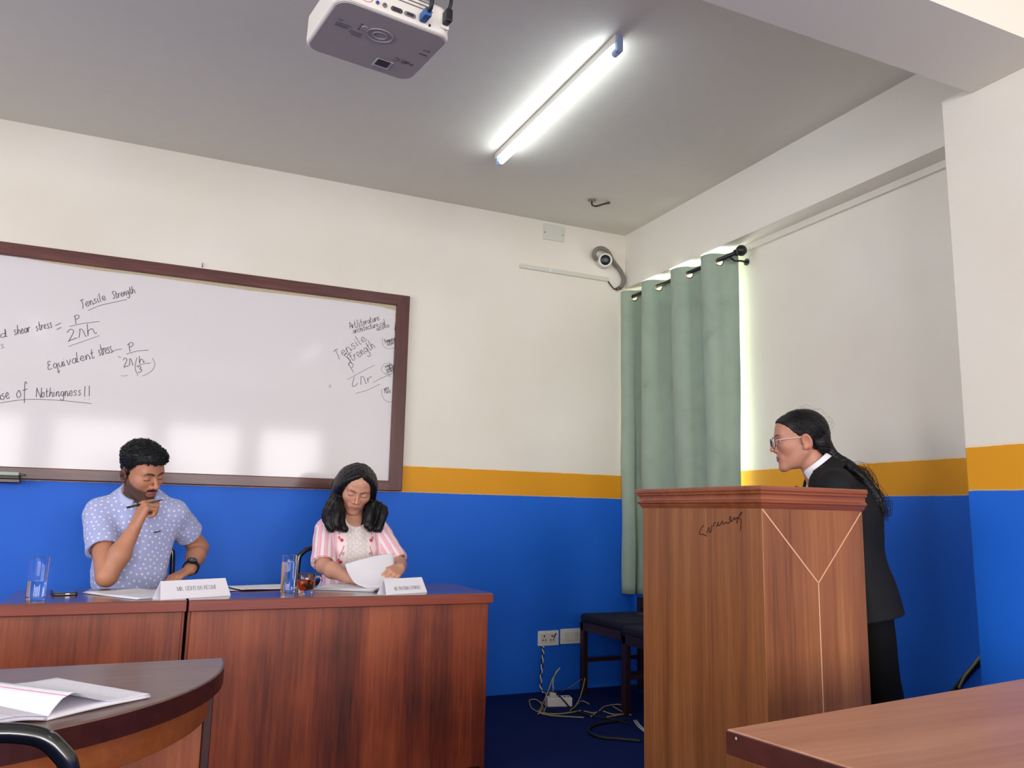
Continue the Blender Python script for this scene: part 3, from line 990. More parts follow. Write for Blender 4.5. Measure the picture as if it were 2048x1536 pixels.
sd = cl.modifiers.new('thickness', 'SOLIDIFY'); sd.thickness = 0.0018; sd.offset = 0
for e, pc_ in zip(eye_ph, eye_c):
    tv = (cloth_pt(e + 0.03, ZR) - cloth_pt(e - 0.03, ZR)).normalized()
    nrm = Vector((tv.y, -tv.x, 0)).normalized()
    q = Vector((0, 0, 1)).rotation_difference(nrm).to_matrix().to_4x4()
    mb = MB()
    mb.tube([Matrix.Translation(pc_) @ q @ Vector((0.0235 * math.cos(a), 0.0235 * math.sin(a), 0)) for a in np.linspace(0, 2 * math.pi, 28, endpoint=False)], 0.0042, 8, closed=True)
    mb.build('eyelet', M_CHROME, t)

# ------------------------------------------------------------------ sockets
t = thing('socket_outlet', 'white double wall socket with a cord hanging below it', 'socket', (-0.569, 0, 0.316))
mb = MB(); mb.box(-0.641, -0.012, 0.271, -0.497, 0, 0.361); mb.build('plate', M_WHITE, t, 0.004)
for cxs in (-0.600, -0.545):
    mb = MB(); mb.box(cxs - 0.024, -0.0145, 0.288, cxs + 0.024, -0.011, 0.345); mb.build('module', M_OFFW, t, 0.001)
    mb = MB()
    for dx, dz, r in ((0, 0.014, 0.0042), (-0.010, -0.010, 0.0035), (0.010, -0.010, 0.0035)):
        mb.box(cxs + dx - r, -0.0155, 0.316 + dz - r * 1.3, cxs + dx + r, -0.0142, 0.316 + dz + r * 1.3)
    mb.build('pin_holes', M_VOID, t)
mb = MB(); mb.tube([(-0.535, -0.016, 0.318), (-0.520, -0.018, 0.345)], 0.004, 8); mb.build('switch_lever', M_BLACK, t)
t = thing('switch_plate', 'white blank switch plate on the wall next to the chair leg', 'switch', (-0.408, 0, 0.32))
mb = MB(); mb.box(-0.484, -0.012, 0.276, -0.334, 0, 0.367); mb.build('plate', M_WHITE, t, 0.004)
for k in range(3):
    x = -0.457 + k * 0.033
    mb = MB(); mb.box(x, -0.016, 0.295, x + 0.031, -0.011, 0.348); mb.build('rocker', M_OFFW, t, 0.002)


def cable(name, pts, r, mat, label, cat='cable', group=None, n=8):
    mb = MB(); mb.tube(spline(pts, n), r, 8)
    o = mb.build(name, mat)
    return tag(o, label, cat, group)


# twisted cord: two strands round each other
base = spline([(-0.608, -0.014, 0.273), (-0.615, -0.03, 0.22), (-0.63, -0.04, 0.12), (-0.64, -0.06, 0.03), (-0.63, -0.12, 0.010)], 14)
t = thing('twisted_cord', 'black and white twisted cord hanging from the wall socket', 'cord', tuple(base[0]))
for s, nm, mt in ((0, 'black_strand', M_RUBBER), (1, 'white_strand', M_WHITE)):
    mb = MB()
    mb.tube([p + Vector((0.0042 * math.cos(i * 0.8 + s * math.pi), 0.0042 * math.sin(i * 0.8 + s * math.pi), 0)) for i, p in enumerate(base)], 0.0038, 8)
    mb.build(nm, mt, t)
R4 = Matrix.Translation((-0.678, -0.36, 0)) @ Matrix.Rotation(math.radians(-14), 4, 'Z')
t = thing('power_strip', 'white power strip box on the blue carpet among the wires', 'power strip', (-0.678, -0.36, 0))
mb = MB(); mb.box(-0.072, -0.03, 0.0, 0.072, 0.04, 0.048, R4); mb.build('housing', M_WHITE, t, 0.004)
for x in (0.0, 0.035, 0.055):
    mb = MB(); mb.box(x - 0.004, -0.012, 0.0478, x + 0.004, 0.012, 0.0488, R4)
    mb.build('socket', M_VOID, t)
t = thing('plug_adapter', 'small white plug standing in the power strip', 'plug', (-0.72, -0.34, 0.049))
mb = MB(); mb.box(-0.055, -0.015, 0.0489, -0.018, 0.02, 0.075, R4); mb.build('body', M_OFFW, t, 0.003)
mb = MB(); mb.lathe([(0.006, 0.0745), (0.004, 0.086)], 10, R4 @ Matrix.Translation((-0.036, 0, 0))); mb.build('strain_relief', M_WHITE, t)
M_YW = plain('yellowish_wire', S(168, 152, 98), 0.5)


def fl(px, py, z=0.008):
    return at(px, py, 2, z)


def upw(px, py, y):
    return at(px, py, 1, y)


cable('black_cable', [fl(1283, 1482), fl(1240, 1478), fl(1200, 1474), fl(1179, 1465), fl(1181, 1454), fl(1205, 1446), fl(1250, 1440)], 0.0075, M_RUBBER,
      'thick black cable looping out from under the lectern')
cable('plug_lead', [upw(1098, 1386, -0.41) + Vector((0, 0, 0.01)), upw(1112, 1388, -0.43) + Vector((0, 0, 0.008)), fl(1130, 1404, 0.05), fl(1143, 1418), fl(1168, 1428), fl(1210, 1436), fl(1255, 1446)], 0.0045, M_RUBBER,
      'thin black lead draped over the front of the power strip')
yl = 'thin yellowish wire tangled on the blue carpet beside the power strip'
yg = 'yellowish wires tangled on the carpet'
for k, pl_ in enumerate([
    [fl(1059, 1400), fl(1072, 1399), fl(1084, 1411), fl(1078, 1424), fl(1096, 1430), fl(1130, 1433), fl(1168, 1435)],
    [fl(1058, 1401), fl(1063, 1416), fl(1082, 1425), fl(1112, 1428), fl(1140, 1425), fl(1162, 1421)],
    [fl(1076, 1428), fl(1086, 1416), fl(1081, 1404), fl(1092, 1412), fl(1088, 1424), fl(1100, 1431)],
    [fl(1168, 1422), fl(1186, 1426), fl(1194, 1424), fl(1182, 1433)],
    [fl(1199, 1421), fl(1212, 1412), fl(1240, 1409), fl(1258, 1418)],
    [fl(1206, 1422), fl(1228, 1429), fl(1248, 1428), fl(1214, 1434)],
    [fl(1226, 1413), fl(1246, 1424), fl(1262, 1430)],
    [fl(1140, 1421), fl(1152, 1412), fl(1163, 1402), fl(1178, 1408)],
]):
    cable('yellow_wire', pl_, 0.0034, M_YW, yl, 'wire', yg)
cable('upright_wire', [fl(1083, 1412), upw(1090, 1398, -0.40), upw(1100, 1372, -0.38), upw(1106, 1356, -0.37), upw(1119, 1337, -0.37)], 0.0034, M_YW,
      'pale yellow wire standing upright behind the power strip', 'wire')
cable('plug_wire', [upw(1107, 1378, -0.345), upw(1106, 1362, -0.35), upw(1112, 1345, -0.36), upw(1120, 1336, -0.37)], 0.003, M_WHITE,
      'white wire rising out of the small plug', 'wire')
cable('bent_wire', [fl(1150, 1414), upw(1160, 1395, -0.36), upw(1166, 1375, -0.33), upw(1170, 1356, -0.30)], 0.003, M_YW,
      'pale wire bending up in front of the chair leg', 'wire')
cable('loose_wire', [fl(1120, 1384), upw(1140, 1374, -0.24), upw(1152, 1366, -0.2), upw(1164, 1358, -0.16)], 0.0025, plain('pink_wire', S(150, 120, 120), 0.5),
      'thin dull pink wire between the power strip and the chair leg', 'wire')
for k, off in enumerate((0, 5)):
    cable('white_flex', [fl(1268 + off, 1441), fl(1276 + off, 1452), fl(1290 + off, 1464), fl(1310 + off, 1478)], 0.004, M_OFFW,
          'white flex disappearing under the lectern foot, one of a pair', 'wire', 'pair of white flexes by the lectern')
xw = XR - 0.014
t = thing('corner_cables', 'bundle of black and yellowish cables at the foot of the pier', 'cable', tuple(at(1935, 1345, 0, xw)))
mb = MB(); mb.tube(spline([at(1900, 1392, 0, xw), at(1915, 1374, 0, xw), at(1934, 1350, 0, xw), at(1958, 1324, 0, xw), at(1985, 1300, 0, xw)], 6), 0.012, 8); mb.build('black_cable', M_RUBBER, t)
mb = MB(); mb.tube(spline([at(1918, 1376, 0, xw - .012), at(1930, 1352, 0, xw - .012), at(1948, 1330, 0, xw - .012), at(1970, 1300, 0, xw - .012)], 6), 0.005, 8); mb.build('yellow_cable', M_YW, t)

# ------------------------------------------------------------------ chairs by the window


def wooden_chair(x0, x1, y0, y1, label, zb):
    t = thing('wooden_chair', label, 'chair', ((x0 + x1) / 2, (y0 + y1) / 2, 0), 'dark wooden chairs behind the lectern')
    w = 0.036
    mb = MB(); mb.box(x0 - 0.005, y0, 0.425, x1, y1, 0.475); mb.build('seat', M_UPH, t, 0.022, 4)
    mb = MB(); mb.box(x0, y0 + 0.004, 0.375, x0 + 0.022, y1 - 0.004, 0.428); mb.build('seat_rail', M_CHWOOD, t, 0.002)
    for y in (y0 + 0.006, y1 - 0.028):
        mb = MB(); mb.box(x0 + 0.02, y, 0.375, x1, y + 0.022, 0.428); mb.build('seat_rail', M_CHWOOD, t, 0.002)
    for y in (y0, y1 - w):
        mb = MB(); mb.box(x0, y, 0.0, x0 + w, y + w, 0.425); mb.build('leg', M_CHWOOD, t, 0.003)
        mb = MB(); mb.box(x1 - w, y, 0.0, x1, y + w, zb); mb.build('leg', M_CHWOOD, t, 0.003)
        mb = MB(); mb.box(x0 + w, y + 0.008, 0.185, x1 - w, y + 0.026, 0.21); mb.build('stretcher', M_CHWOOD, t, 0.002)
    mb = MB(); mb.box(x1 - 0.034, y0 + w, zb - 0.07, x1 - 0.006, y1 - w, zb); mb.build('backrest', M_UPH, t, 0.008)
    return t


wooden_chair(-0.405, 0.045, -0.62, -0.115, 'navy seated dark wooden chair close to the back wall by the switch plate', 0.565)
wooden_chair(-0.450, 0.045, -1.20, -0.665, 'navy seated dark wooden chair half hidden by the lectern edge', 0.565)

# ------------------------------------------------------------------ tubular chairs


def tube_chair(name, cx, ys, label, top=0.80, facing=-1, w=0.46, arms=True, pad=True, seat_z=0.45, seat_d=0.43, bw=None):
    """black tube chair; backrest plane at y = ys, seat reaching in the facing direction"""
    t = thing(name, label, 'chair', (cx, ys, 0))
    s = facing
    h = (bw or w) / 2
    r = 0.0125
    mb = MB()
    mb.tube(spline([(cx - h, ys, 0.02), (cx - h, ys, seat_z), (cx - h, ys - s * 0.01, top - 0.09), (cx - h + 0.02, ys - s * 0.012, top - 0.025), (cx - h + 0.075, ys - s * 0.012, top),
                    (cx, ys - s * 0.012, top), (cx + h - 0.075, ys - s * 0.012, top), (cx + h - 0.02, ys - s * 0.012, top - 0.025), (cx + h, ys - s * 0.01, top - 0.09), (cx + h, ys, seat_z), (cx + h, ys, 0.02)], 8), r, 14)
    mb.build('back_frame', M_BLKTUBE, t)
    hb, h = h, w / 2
    for x in (cx - h, cx + h):
        mb = MB(); mb.tube([(x, ys + s * seat_d, 0.01), (x, ys + s * seat_d, seat_z - 0.02)], r, 12); mb.build('leg', M_BLKTUBE, t)
        mb = MB(); mb.tube([(x, ys, seat_z - 0.02), (x, ys + s * seat_d, seat_z - 0.02)], r * 0.9, 12); mb.build('seat_rail', M_BLKTUBE, t)
        if arms:
            mb = MB(); mb.tube(spline([(x, ys, 0.63), (x, ys + s * 0.05, 0.655), (x, ys + s * 0.25, 0.66), (x, ys + s * 0.31, 0.63), (x, ys + s * 0.33, seat_z - 0.01)], 6), r * 0.9, 12); mb.build('armrest', M_BLKTUBE, t)
    mb = MB(); mb.box(cx - h + 0.012, min(ys, ys + s * seat_d), seat_z - 0.01, cx + h - 0.012, max(ys, ys + s * seat_d), seat_z + 0.035); mb.build('seat', M_UPH, t, 0.015, 3)
    if pad:
        mb = MB(); mb.box(cx - hb + 0.014, ys - 0.018, top - 0.34, cx + hb - 0.014, ys + 0.018, top - 0.16); mb.build('backrest', M_UPH, t, 0.012, 3)
    return t


tube_chair('tubular_chair', -3.206, -3.372, 'black tubular chair drawn up to the round-ended table', top=0.785, facing=1, w=0.424, arms=False)
tube_chair('tubular_chair', -2.935, -0.385, 'black tubular chair the man in the dotted shirt sits on', top=0.90, facing=-1, w=0.40, arms=False, bw=0.315)
tube_chair('tubular_chair', -2.015, -0.385, 'black tubular chair the woman in the pink kurta sits on', top=0.88, facing=-1, w=0.40, arms=False, bw=0.345)

# ------------------------------------------------------------------ projector
PZ = 2.345
cn = [at(656, -14, 2, PZ), at(612, 96, 2, PZ), at(839, 173, 2, PZ), at(892, 72, 2, PZ)]   # rear-left, front-left, front-right, rear-right seen from below
pc = (cn[0] + cn[1] + cn[2] + cn[3]) / 4
px_ = ((cn[2] - cn[1]) + (cn[3] - cn[0])).normalized(); px_.z = 0
py_ = Vector((-px_.y, px_.x, 0))
pw = ((cn[2] - cn[1]).length + (cn[3] - cn[0]).length) / 2
pd = ((cn[1] - cn[0]).length + (cn[2] - cn[3]).length) / 2
PM = Matrix(((px_.x, py_.x, 0, pc.x), (px_.y, py_.y, 0, pc.y), (0, 0, 1, PZ), (0, 0, 0, 1)))
hw, hd, PH = pw / 2 * 0.955, pd / 2, 0.088
t = thing('projector', 'white ceiling projector with a grey underside and rear ports', 'projector', (pc.x, pc.y, PZ))


def rrect(a, b, r, n=8):
    out = []
    for sx, sy, a0 in ((1, 1, 0), (-1, 1, 90), (-1, -1, 180), (1, -1, 270)):
        for k in range(n + 1):
            an = math.radians(a0 + 90 * k / n)
            out.append((sx * (a - r) + r * math.cos(an), sy * (b - r) + r * math.sin(an)))
    return out


loops = [(0.006, 0.0), (0.0015, 0.003), (0.0, 0.010), (0.002, PH - 0.012), (0.008, PH - 0.003), (0.014, PH)]
mb = MB(); vs, fs = [], []
for o_, z in loops:
    vs += [(x, y, z) for x, y in rrect(hw - o_, hd - o_, 0.040 - o_)]
n = len(vs) // len(loops)
for i in range(len(loops) - 1):
    for k in range(n):
        k2 = (k + 1) % n
        fs.append((i * n + k, i * n + k2, (i + 1) * n + k2, (i + 1) * n + k))
fs += [tuple(reversed(range(n))), tuple(range((len(loops) - 1) * n, len(loops) * n))]
mb.add(vs, fs, PM); mb.build('casing', plain('projector_white', S(226, 220, 210), 0.4), t)
M_PG = plain('projector_grey', S(178, 168, 160), 0.45, vary=0.08, bscale=22)
mb = MB(); mb.prism(rrect(hw - 0.0085, hd - 0.0085, 0.034), -0.0016, 0.002, PM); mb.build('underside_panel', M_PG, t, 0.0006)
M_PL = plain('projector_light_grey', S(176, 170, 172), 0.4)
for r0, r1 in ((0.030, 0.0275), (0.016, 0.0140)):
    mb = MB(); mb.lathe([(r0, -0.0018), (r0, -0.0034), (r1, -0.0034), (r1, -0.0018)], 40, PM @ Matrix.Translation((-0.008, -hd * 0.30, 0)) @ Matrix.Diagonal((1.25, 1, 1, 1)), caps=False); mb.build('control_ring', M_PL, t)
mb = MB(); mb.lathe([(0.001, -0.003), (0.0095, -0.003), (0.0095, -0.0016)], 24, PM @ Matrix.Translation((-0.055, -hd * 0.36, 0)), caps=False); mb.build('power_button', M_PL, t)
mb = MB()
for k in range(3):
    mb.box(-0.070, -hd * 0.36 + 0.012 - k * 0.012 - 0.002, -0.0024, -0.066, -hd * 0.36 + 0.012 - k * 0.012 + 0.002, -0.0015, PM)
mb.build('indicator_lamps', M_BLACK, t)
mb = MB()
for k, (xx, yy, ww) in enumerate([(-0.128, -.05, .012), (-0.128, -.035, .042), (-0.128, -.027, .036), (-0.128, -.021, .036), (-0.085, -.020, .036), (-0.085, -.012, .036), (-0.075, -.004, .028)]):
    mb.box(xx, yy - 0.0012, -0.0021, xx + ww, yy + 0.0012, -0.0015, PM)
mb.build('fine_print', plain('print_grey', S(96, 92, 96), 0.6), t)
# zoom lever recess
mb = MB(); mb.box(0.030, hd * 0.60 - 0.020, -0.0022, 0.080, hd * 0.60 + 0.024, -0.0012, PM); mb.build('lever_recess', M_WHITE, t, 0.001)
mb = MB(); mb.box(0.034, hd * 0.60 - 0.020, -0.0050, 0.072, hd * 0.60 + 0.012, -0.0020, PM); mb.build('zoom_lever', M_BLACK, t, 0.002)


def poly_strokes(mb, strokes, M, w, nrm):
    for st in strokes:
        ribbon(mb, [M @ Vector((x, y, 0)) for x, y in st], w, nrm)


# maker's lettering, reads upright from the far side
LT = {'N': [[(0, 0), (0, 1)], [(0, 1), (1, 0)], [(1, 0), (1, 1)]], 'E': [[(0, 0), (0, 1)], [(0, 1), (.9, 1)], [(0, .5), (.8, .5)], [(0, 0), (.9, 0)]],
      'C': [[(1, 1), (.3, 1), (.05, .8), (0, .5), (.05, .2), (.3, 0), (1, 0)]]}
mb = MB()
for k, ch in enumerate('NEC'):
    Mx = PM @ Matrix.Translation((hw - 0.036 - k * 0.021, hd * 0.24, -0.0024)) @ Matrix.Diagonal((-0.0165, 0.0135, 1, 1))
    poly_strokes(mb, LT[ch], Mx, 0.0021, Vector((0, 0, -1)))
mb.build('maker_name', M_PRINT, t)
mb = MB()
mb.box(hw - 0.045, -hd * 0.18 - 0.0012, -0.0022, hw - 0.020, -hd * 0.18 + 0.0014, -0.0015, PM)
DL = {'D': [[(0, 0), (0, 1), (.6, .9), (.8, .5), (.6, .1), (0, 0)]], 'L': [[(0, 1), (0, 0), (.8, 0)]], 'P': [[(0, 0), (0, 1), (.7, .9), (.7, .55), (0, .5)]]}
for k, ch in enumerate('DLP'):
    Mx = PM @ Matrix.Translation((hw - 0.024 - k * 0.007, -hd * 0.36, -0.0022)) @ Matrix.Diagonal((-0.0055, 0.007, 1, 1))
    poly_strokes(mb, DL[ch], Mx, 0.0013, Vector((0, 0, -1)))
mb.build('small_print', M_PRINT, t)
# rear ports
yb = -hd


def port(x, z, w, h, name, mat, shape='box'):
    mb = MB()
    if shape == 'round':
        mb.lathe([(w, 0), (w, 0.004), (w * 0.6, 0.004), (w * 0.55, 0.001)], 16, PM @ Matrix.Translation((x, yb + 0.001, z)) @ Matrix.Rotation(math.radians(90), 4, 'X'))
    else:
        mb.prism(rrect(w, h, min(w, h) * 0.95, 5), 0.0, 0.004, PM @ Matrix.Translation((x, yb + 0.001, z)) @ Matrix.Rotation(math.radians(90), 4, 'X'))
    mb.build(name, mat, t)


zp = 0.024
M_PORTG = plain('port_metal', S(150, 146, 140), 0.35, metal=0.6)
port(-0.058, zp - 0.003, 0.0050, 0, 'audio_port', plain('blue_jack', S(80, 90, 150), 0.4), 'round')
port(-0.038, zp - 0.003, 0.0065, 0, 'video_port', M_PORTG, 'round')
port(-0.004, zp - 0.003, 0.0165, 0.0062, 'data_port', plain('dark_port_metal', S(92, 84, 76), 0.4, metal=0.5))
port(0.034, zp - 0.003, 0.0165, 0.0062, 'data_port', M_PORTG)
mb = MB()
for x, mt in ((-0.004, 0), (0.034, 1)):
    mb.prism(rrect(0.010, 0.0036, 0.003, 4), 0.004, 0.0055, PM @ Matrix.Translation((x, yb + 0.001, zp - 0.003)) @ Matrix.Rotation(math.radians(90), 4, 'X'))
mb.build('port_inserts', plain('port_dark', S(44, 42, 60), 0.5), t)
port(0.092, 0.012, 0.003, 0.0035, 'lock_slot', M_BLACK)
mb = MB()
for k in range(3):
    mb.box(-0.10, yb - 0.0015, 0.052 + k * 0.011, 0.10, yb + 0.002, 0.054 + k * 0.011, PM)
mb.build('vent_grooves', plain('groove_grey', S(130, 122, 114), 0.6), t)
mb = MB(); mb.lathe([(0.0135, 0), (0.0135, 0.0012), (0.012, 0.0012), (0.012, 0)], 28, PM @ Matrix.Translation((-0.088, yb + 0.001, zp + 0.002)) @ Matrix.Rotation(math.radians(90), 4, 'X') @ Matrix.Diagonal((1.35, 1, 1, 1)), caps=False)
mb.build('round_sticker', plain('red_print', S(180, 80, 84), 0.6), t)
mb = MB()
for k in range(4):
    ribbon(mb, [PM @ Vector((-0.097 + k * 0.005, yb - 0.0012, zp - 0.003)), PM @ Vector((-0.095 + k * 0.005, yb - 0.0012, zp + 0.006)), PM @ Vector((-0.093 + k * 0.005, yb - 0.0012, zp - 0.001))], 0.001, -py_)
mb.build('sticker_writing', plain('red_print_writing', S(150, 60, 66), 0.6), t)
mb = MB(); mb.box(hw - 0.040, yb - 0.004, 0.018, hw - 0.014, yb + 0.002, 0.066, PM); mb.build('power_inlet', M_WHITE, t, 0.002)
mb = MB(); mb.lathe([(0.034, 0), (0.034, 0.012), (0.026, 0.016), (0.024, 0.010), (0.008, 0.006)], 32, PM @ Matrix.Translation((0.05, hd - 0.004, 0.044)) @ Matrix.Rotation(math.radians(-90), 4, 'X')); mb.build('lens', plain('projector_lens', S(20, 20, 26), 0.1), t)
mb = MB(); mb.box(-0.06, -0.05, PH, 0.06, 0.05, PH + 0.012, PM); mb.build('mount_plate', M_OFFW, t, 0.002)
mb = MB(); mb.tube([PM @ Vector((0, 0, PH + 0.012)), Vector((pc.x, pc.y, H))], 0.018, 16); mb.build('ceiling_pole', M_OFFW, t)
# leads plugged into the projector
M_VGA = plain('vga_blue', S(46, 92, 150), 0.45)
t = thing('video_lead', 'black video lead with a blue plug in the projector back', 'cable', tuple(PM @ Vector((0.068, yb - 0.01, zp))))
mb = MB(); mb.box(0.060, yb - 0.040, zp - 0.012, 0.080, yb - 0.0025, zp + 0.010, PM); mb.build('plug', M_VGA, t, 0.003)
mb = MB(); mb.tube(spline([PM @ Vector(q) for q in ((0.070, yb - 0.036, zp), (0.071, yb - 0.052, zp + 0.012), (0.070, yb - 0.055, zp + 0.06), (0.066, yb - 0.05, zp + 0.16), (0.04, yb - 0.01, zp + 0.36), (0.03, 0, H - PZ))], 6), 0.0058, 10); mb.build('lead', M_RUBBER, t)
t = thing('power_lead', 'black power lead plugged into the projector corner', 'cable', tuple(PM @ Vector((hw - 0.027, yb - 0.02, 0.04))))
mb = MB(); mb.box(hw - 0.036, yb - 0.032, 0.026, hw - 0.018, yb - 0.0042, 0.062, PM); mb.build('plug', M_BLACK, t, 0.003)
mb = MB(); mb.tube(spline([PM @ Vector(q) for q in ((hw - 0.027, yb - 0.024, 0.06), (hw - 0.024, yb - 0.03, 0.085), (hw - 0.026, yb - 0.026, 0.14), (hw - 0.06, yb + 0.03, 0.35), (hw - 0.1, -0.02, H - PZ))], 6), 0.005, 10); mb.build('lead', M_RUBBER, t)

# ------------------------------------------------------------------ things on the tables


def tumbler(x, y, r, h, level, label):
    t = thing('water_glass', label, 'glass', (x, y, TZ), 'tumblers of water')
    Mx = Matrix.Translation((x, y, TZ + 0.0005))
    ri = r - 0.0022
    mb = MB(); mb.lathe([(0.001, 0.0), (r * 0.93, 0.0), (r * 0.95, 0.002), (r, h), (r - 0.0008, h + 0.0008), (ri, h), (ri * 0.955, 0.012), (ri * 0.8, 0.0095), (0.001, 0.009)], 40, Mx, caps=False)
    mb.build('tumbler', M_GLASS, t)
    g = lambda z: ri * 0.955 + (ri - ri * 0.955) * (z - 0.012) / (h - 0.012) + 0.0004
    mb = MB(); mb.lathe([(0.001, 0.0091), (ri * 0.8, 0.0096), (g(0.012), 0.0121), (g(level), level), (0.001, level)], 40, Mx, caps=False)
    mb.build('water', M_WATER, t)
    return t


tumbler(-3.252, -1.245, 0.0325, 0.148, 0.066, 'half full water glass beside the phone at the table end')
tumbler(-2.362, -1.150, 0.0300, 0.148, 0.122, 'nearly full tall water glass beside the tea cup')

t = thing('tea_cup', 'clear glass cup of dark tea with a handle', 'cup', (-2.299, -1.200, TZ))
Mx = Matrix.Translation((-2.299, -1.200, TZ + 0.0005))
mb = MB(); mb.lathe([(0.001, 0.002), (0.020, 0.0), (0.0275, 0.0), (0.0285, 0.004), (0.0290, 0.010), (0.034, 0.022), (0.0372, 0.040), (0.0385, 0.076), (0.0375, 0.0775), (0.0364, 0.076), (0.0350, 0.040), (0.032, 0.024), (0.026, 0.0125), (0.001, 0.011)], 40, Mx, caps=False)
mb.build('cup_body', M_GLASS, t)
mb = MB(); mb.lathe([(0.001, 0.0111), (0.026, 0.0128), (0.0323, 0.024), (0.0353, 0.040), (0.0360, 0.054), (0.001, 0.054)], 40, Mx, caps=False)
mb.build('tea', M_TEA, t)
hd_ = Vector((0.93, -0.36, 0)).normalized()
c0 = Vector((-2.299, -1.200, TZ))
mb = MB(); mb.tube(spline([c0 + hd_ * a + Vector((0, 0, z)) for a, z in ((0.0375, 0.062), (0.050, 0.068), (0.061, 0.062), (0.062, 0.048), (0.052, 0.032), (0.0355, 0.022))], 8), 0.0042, 10)
mb.build('handle', M_GLASS, t)

PHM = Matrix.Translation((-3.178, -1.035, TZ)) @ Matrix.Rotation(math.radians(8), 4, 'Z')
t = thing('phone', 'black mobile phone lying on the table near the water glass', 'phone', (-3.178, -1.035, TZ))
mb = MB(); mb.prism(rrect(0.041, 0.080, 0.009), 0.0004, 0.0105, PHM); mb.build('case', M_BLACK, t, 0.002)
mb = MB(); mb.prism(rrect(0.037, 0.076, 0.008), 0.0105, 0.0122, PHM); mb.build('screen', plain('phone_glass', S(12, 14, 20), 0.06, coat=1.0), t, 0.0005)
mb = MB(); mb.box(0.0, -0.0812, 0.005, 0.014, -0.0798, 0.008, PHM); mb.build('charging_port', M_STEEL, t)


def uv_sheet(name, fn, nu, nv, mat, parent=None, thick=0.0008, label=None, cat=None):
    """sheet from fn(u, v) -> point with a uv layer"""
    org = ORG.get(parent.name, Vector()) if parent else Vector()
    vs = [fn(i / nu, j / nv) - org for j in range(nv + 1) for i in range(nu + 1)]
    fs = [(j * (nu + 1) + i, j * (nu + 1) + i + 1, (j + 1) * (nu + 1) + i + 1, (j + 1) * (nu + 1) + i) for j in range(nv) for i in range(nu)]
    me = bpy.data.meshes.new(name)
    me.from_pydata([tuple(p) for p in vs], [], fs)
    uvl = me.uv_layers.new(name='UVMap')
    for poly in me.polygons:
        for li, vi in zip(poly.loop_indices, poly.vertices):
            uvl.data[li].uv = ((vi % (nu + 1)) / nu, (vi // (nu + 1)) / nv)
        poly.use_smooth = True
    me.materials.append(mat)
    o = bpy.data.objects.new(name, me)
    COL.objects.link(o)
    if parent:
        o.parent = parent
        ORG[o.name] = org
    s = o.modifiers.new('thickness', 'SOLIDIFY'); s.thickness = thick; s.offset = 0
    tag(o, label, cat)
    return o


def ruled(name, ncol, margin, writing, linecol=(150, 160, 205), amount=0.6):
    """ruled paper: lines across v, a pink margin, faint handwriting"""
    m, nt, b = new_mat(name)
    uv = nt.nodes.new('ShaderNodeUVMap')
    sp = nt.nodes.new('ShaderNodeSeparateXYZ')
    nt.links.new(uv.outputs['UV'], sp.inputs[0])
    fr = math_node(nt, 'FRACT', math_node(nt, 'MULTIPLY', sp.outputs['Y'], ncol))
    ln = math_node(nt, 'LESS_THAN', fr, 0.16)
    mx = nt.nodes.new('ShaderNodeMix'); mx.data_type = 'RGBA'
    nt.links.new(math_node(nt, 'MULTIPLY', ln, amount), mx.inputs['Factor'])
    mx.inputs['A'].default_value = (*S(232, 230, 238), 1)
    mx.inputs['B'].default_value = (*S(*linecol), 1)
    res = mx.outputs['Result']
    if margin is not None:
        mg = math_node(nt, 'LESS_THAN', math_node(nt, 'ABSOLUTE', math_node(nt, 'SUBTRACT', sp.outputs['X'], margin)), 0.006)
        m2 = nt.nodes.new('ShaderNodeMix'); m2.data_type = 'RGBA'
        nt.links.new(mg, m2.inputs['Factor'])
        nt.links.new(res, m2.inputs['A'])
        m2.inputs['B'].default_value = (*S(226, 130, 160), 1)
        res = m2.outputs['Result']
    if writing > 0:
        mp = nt.nodes.new('ShaderNodeMapping'); mp.inputs['Scale'].default_value = (60, ncol * 1.0, 1)
        nt.links.new(uv.outputs['UV'], mp.inputs['Vector'])
        nz = nt.nodes.new('ShaderNodeTexNoise'); nz.inputs['Scale'].default_value = 1.6; nz.inputs['Detail'].default_value = 2
        nt.links.new(mp.outputs['Vector'], nz.inputs['Vector'])
        mid = math_node(nt, 'LESS_THAN', math_node(nt, 'ABSOLUTE', math_node(nt, 'SUBTRACT', fr, 0.5)), 0.2)
        k = math_node(nt, 'MULTIPLY', math_node(nt, 'GREATER_THAN', nz.outputs['Fac'], 0.54), mid)
        m3 = nt.nodes.new('ShaderNodeMix'); m3.data_type = 'RGBA'
        nt.links.new(math_node(nt, 'MULTIPLY', k, writing), m3.inputs['Factor'])
        nt.links.new(res, m3.inputs['A'])
        m3.inputs['B'].default_value = (*S(110, 112, 130), 1)
        res = m3.outputs['Result']
    nt.links.new(res, b.inputs['Base Color'])
    b.inputs['Roughness'].default_value = 0.75
    b.inputs['Specular IOR Level'].default_value = 0.2
    return m


def flat_quad(A, B, D, z0, wav=0.0, ph=0.0, lift=0.0):
    A, B, D = Vector(A), Vector(B), Vector(D)

    def fn(u, v):
        p = A + (B - A) * u + (D - A) * v
        w = wav * (math.sin(u * 5 + ph) * math.sin(v * 4 + ph * 2) + 1) * 0.5
        return Vector((p.x, p.y, z0 + w + lift * max(0, (1 - u) * (1 - v) - 0.6) * 2.5))
    return fn


